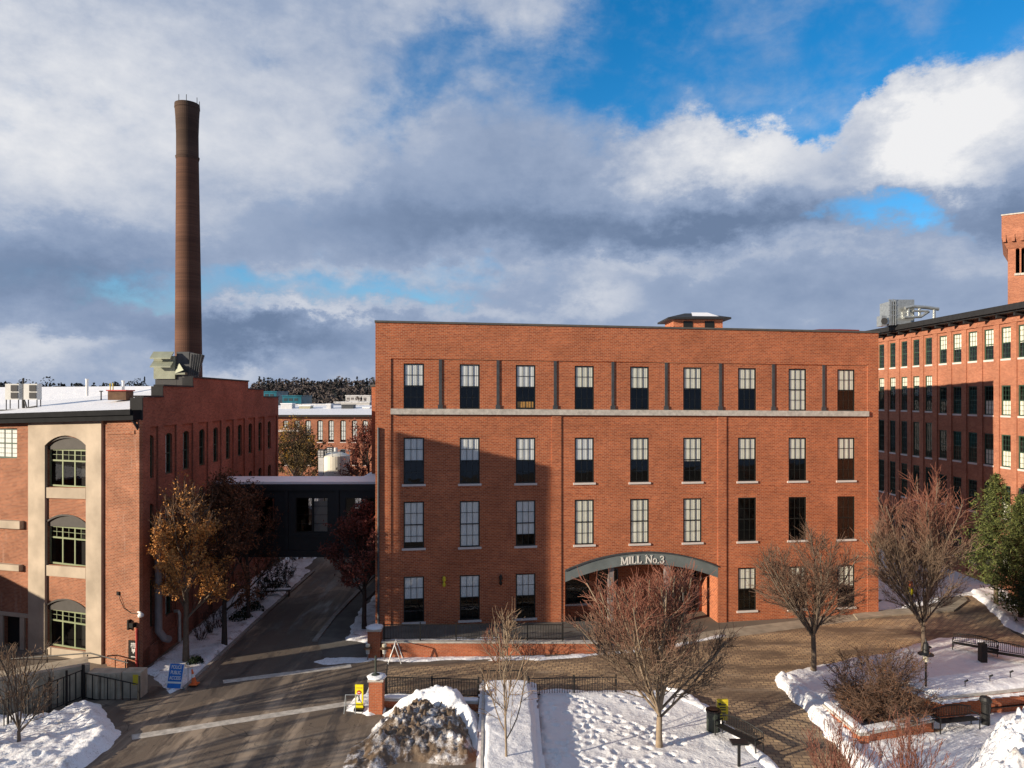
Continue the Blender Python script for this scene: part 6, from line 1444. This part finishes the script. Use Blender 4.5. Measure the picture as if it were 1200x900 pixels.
fence('black iron gate in front of the grooved concrete blocks', G(98, 820), G(163, 820.5), 1.35, [0, 1], step=.34, r=.016, slope=-.55, name='iron_gate', cat='gate', post_extra=.35)
A = Vector(LF.pt(LF.u(40), 1.6, 0)); B = Vector(LF.pt(LF.len+.1, 1.0, 0))
t = thing('handrail', 'thin black handrail along the foot of the old mill front', 'handrail', (B.x, B.y, 0)); za = lambda f: .95+.0*f
mb = MB(); mb.tube([(A.x, A.y, lz(43, 759)-.4), (A.x*.3+B.x*.7, A.y*.3+B.y*.7, 1.0), (B.x, B.y, .75)], .035, 6); mb.build('rail', 'iron', t)
for f in (.02, .35, .68, .98): p = A.lerp(B, f); mb = MB(); mb.tube([(p.x, p.y, -.4), (p.x, p.y, .9)], .03, 6); mb.build('post', 'iron', t)
# narrow lane sign board in the dark shrubs
t = thing('bench', 'snow dusted plank bench in the shade of the bushes by the old mill', 'bench', G(325, 700), None, R(8)); mb = MB(); mb.box((-.95, 0, .42), (.95, .4, .5)); lpart('seat', mb, 'wood_brown', t); mb = MB(); mb.box((-.93, .02, .502), (.93, .38, .58)); lpart('snow', mb, 'snow_litter', t)
for s in (-1, 1): mb = MB(); mb.box((s*.8-.04, .03, 0), (s*.8+.04, .37, .42)); lpart('leg', mb, 'wood_brown', t)
# ================================================================== outside the picture: unseen casters added to throw the long shadows
t = thing('shadow_block', 'low brick block added unseen left of the picture to shade the foot of the old mill', 'building', (-50, 38, 0)); mb = MB(); mb.box((-58, 32.4, -.5), (-45, 46, 8.0)); mb.build('wall', 'brick_old', t); mb = MB(); mb.box((-58.2, 32.3, 8.002), (-44.8, 46.2, 8.15)); mb.build('roof', 'snow_roof', t)  # unseen block added to shade the lower left of the old mill
for i, (x, y, h) in enumerate(((-30, 20, 10), (-34, 15.5, 11), (-22, 11, 9), (-27, 27.5, 9.5))):  # trees added out of view for the shadow stripes they throw
    tree('bare_tree', ('added bare tree nearest the picture on its left, an unseen shadow caster', 'second added bare tree left of the picture, an unseen shadow caster', 'added bare tree left of the picture closest to the viewer, an unseen shadow caster', 'added bare tree left of the picture by the snow bank, an unseen shadow caster')[i], 'tree', (x, y, 0), h, 3.0, 2.6, 51+i, 'bark_grey', 'twig_brown', lower=2.5, trunk_r=.22, nmain=9, n2=5, n3=3, n4=1, group='shadow casting trees added left of the picture')
# an unseen block added in line with the sun; its shadow crosses the mill front
sd_, sn_ = Vector((math.cos(BETA), math.sin(BETA), 0)), Vector((-math.sin(BETA), math.cos(BETA), 0))
def TT(p): q = sd_*p[0]+sn_*p[1]; return (q.x, q.y, p[2])
t = thing('brick_tower', 'tall brick block added unseen left of the picture to throw shadow on the mill front', 'tower', sd_*-12+sn_*41.6); mb = MB(); mb.box((-17, 39.8, -.5), (-8.6, 42.9, 17.9), TT); mb.build('wall', 'brick_main', t); mb = MB(); mb.box((-17.1, 39.75, 17.902), (-8.5, 42.95, 18.05), TT); mb.build('coping', 'coping', t)
snow('snow_patch', S((396, 905), (405, 880), (425, 862), (445, 850), (450, 905)), h=.10, edge=.6, mat='snow_dirty', rough=.08, chunk=.14, cell=.07, seed=41, wob=.4)
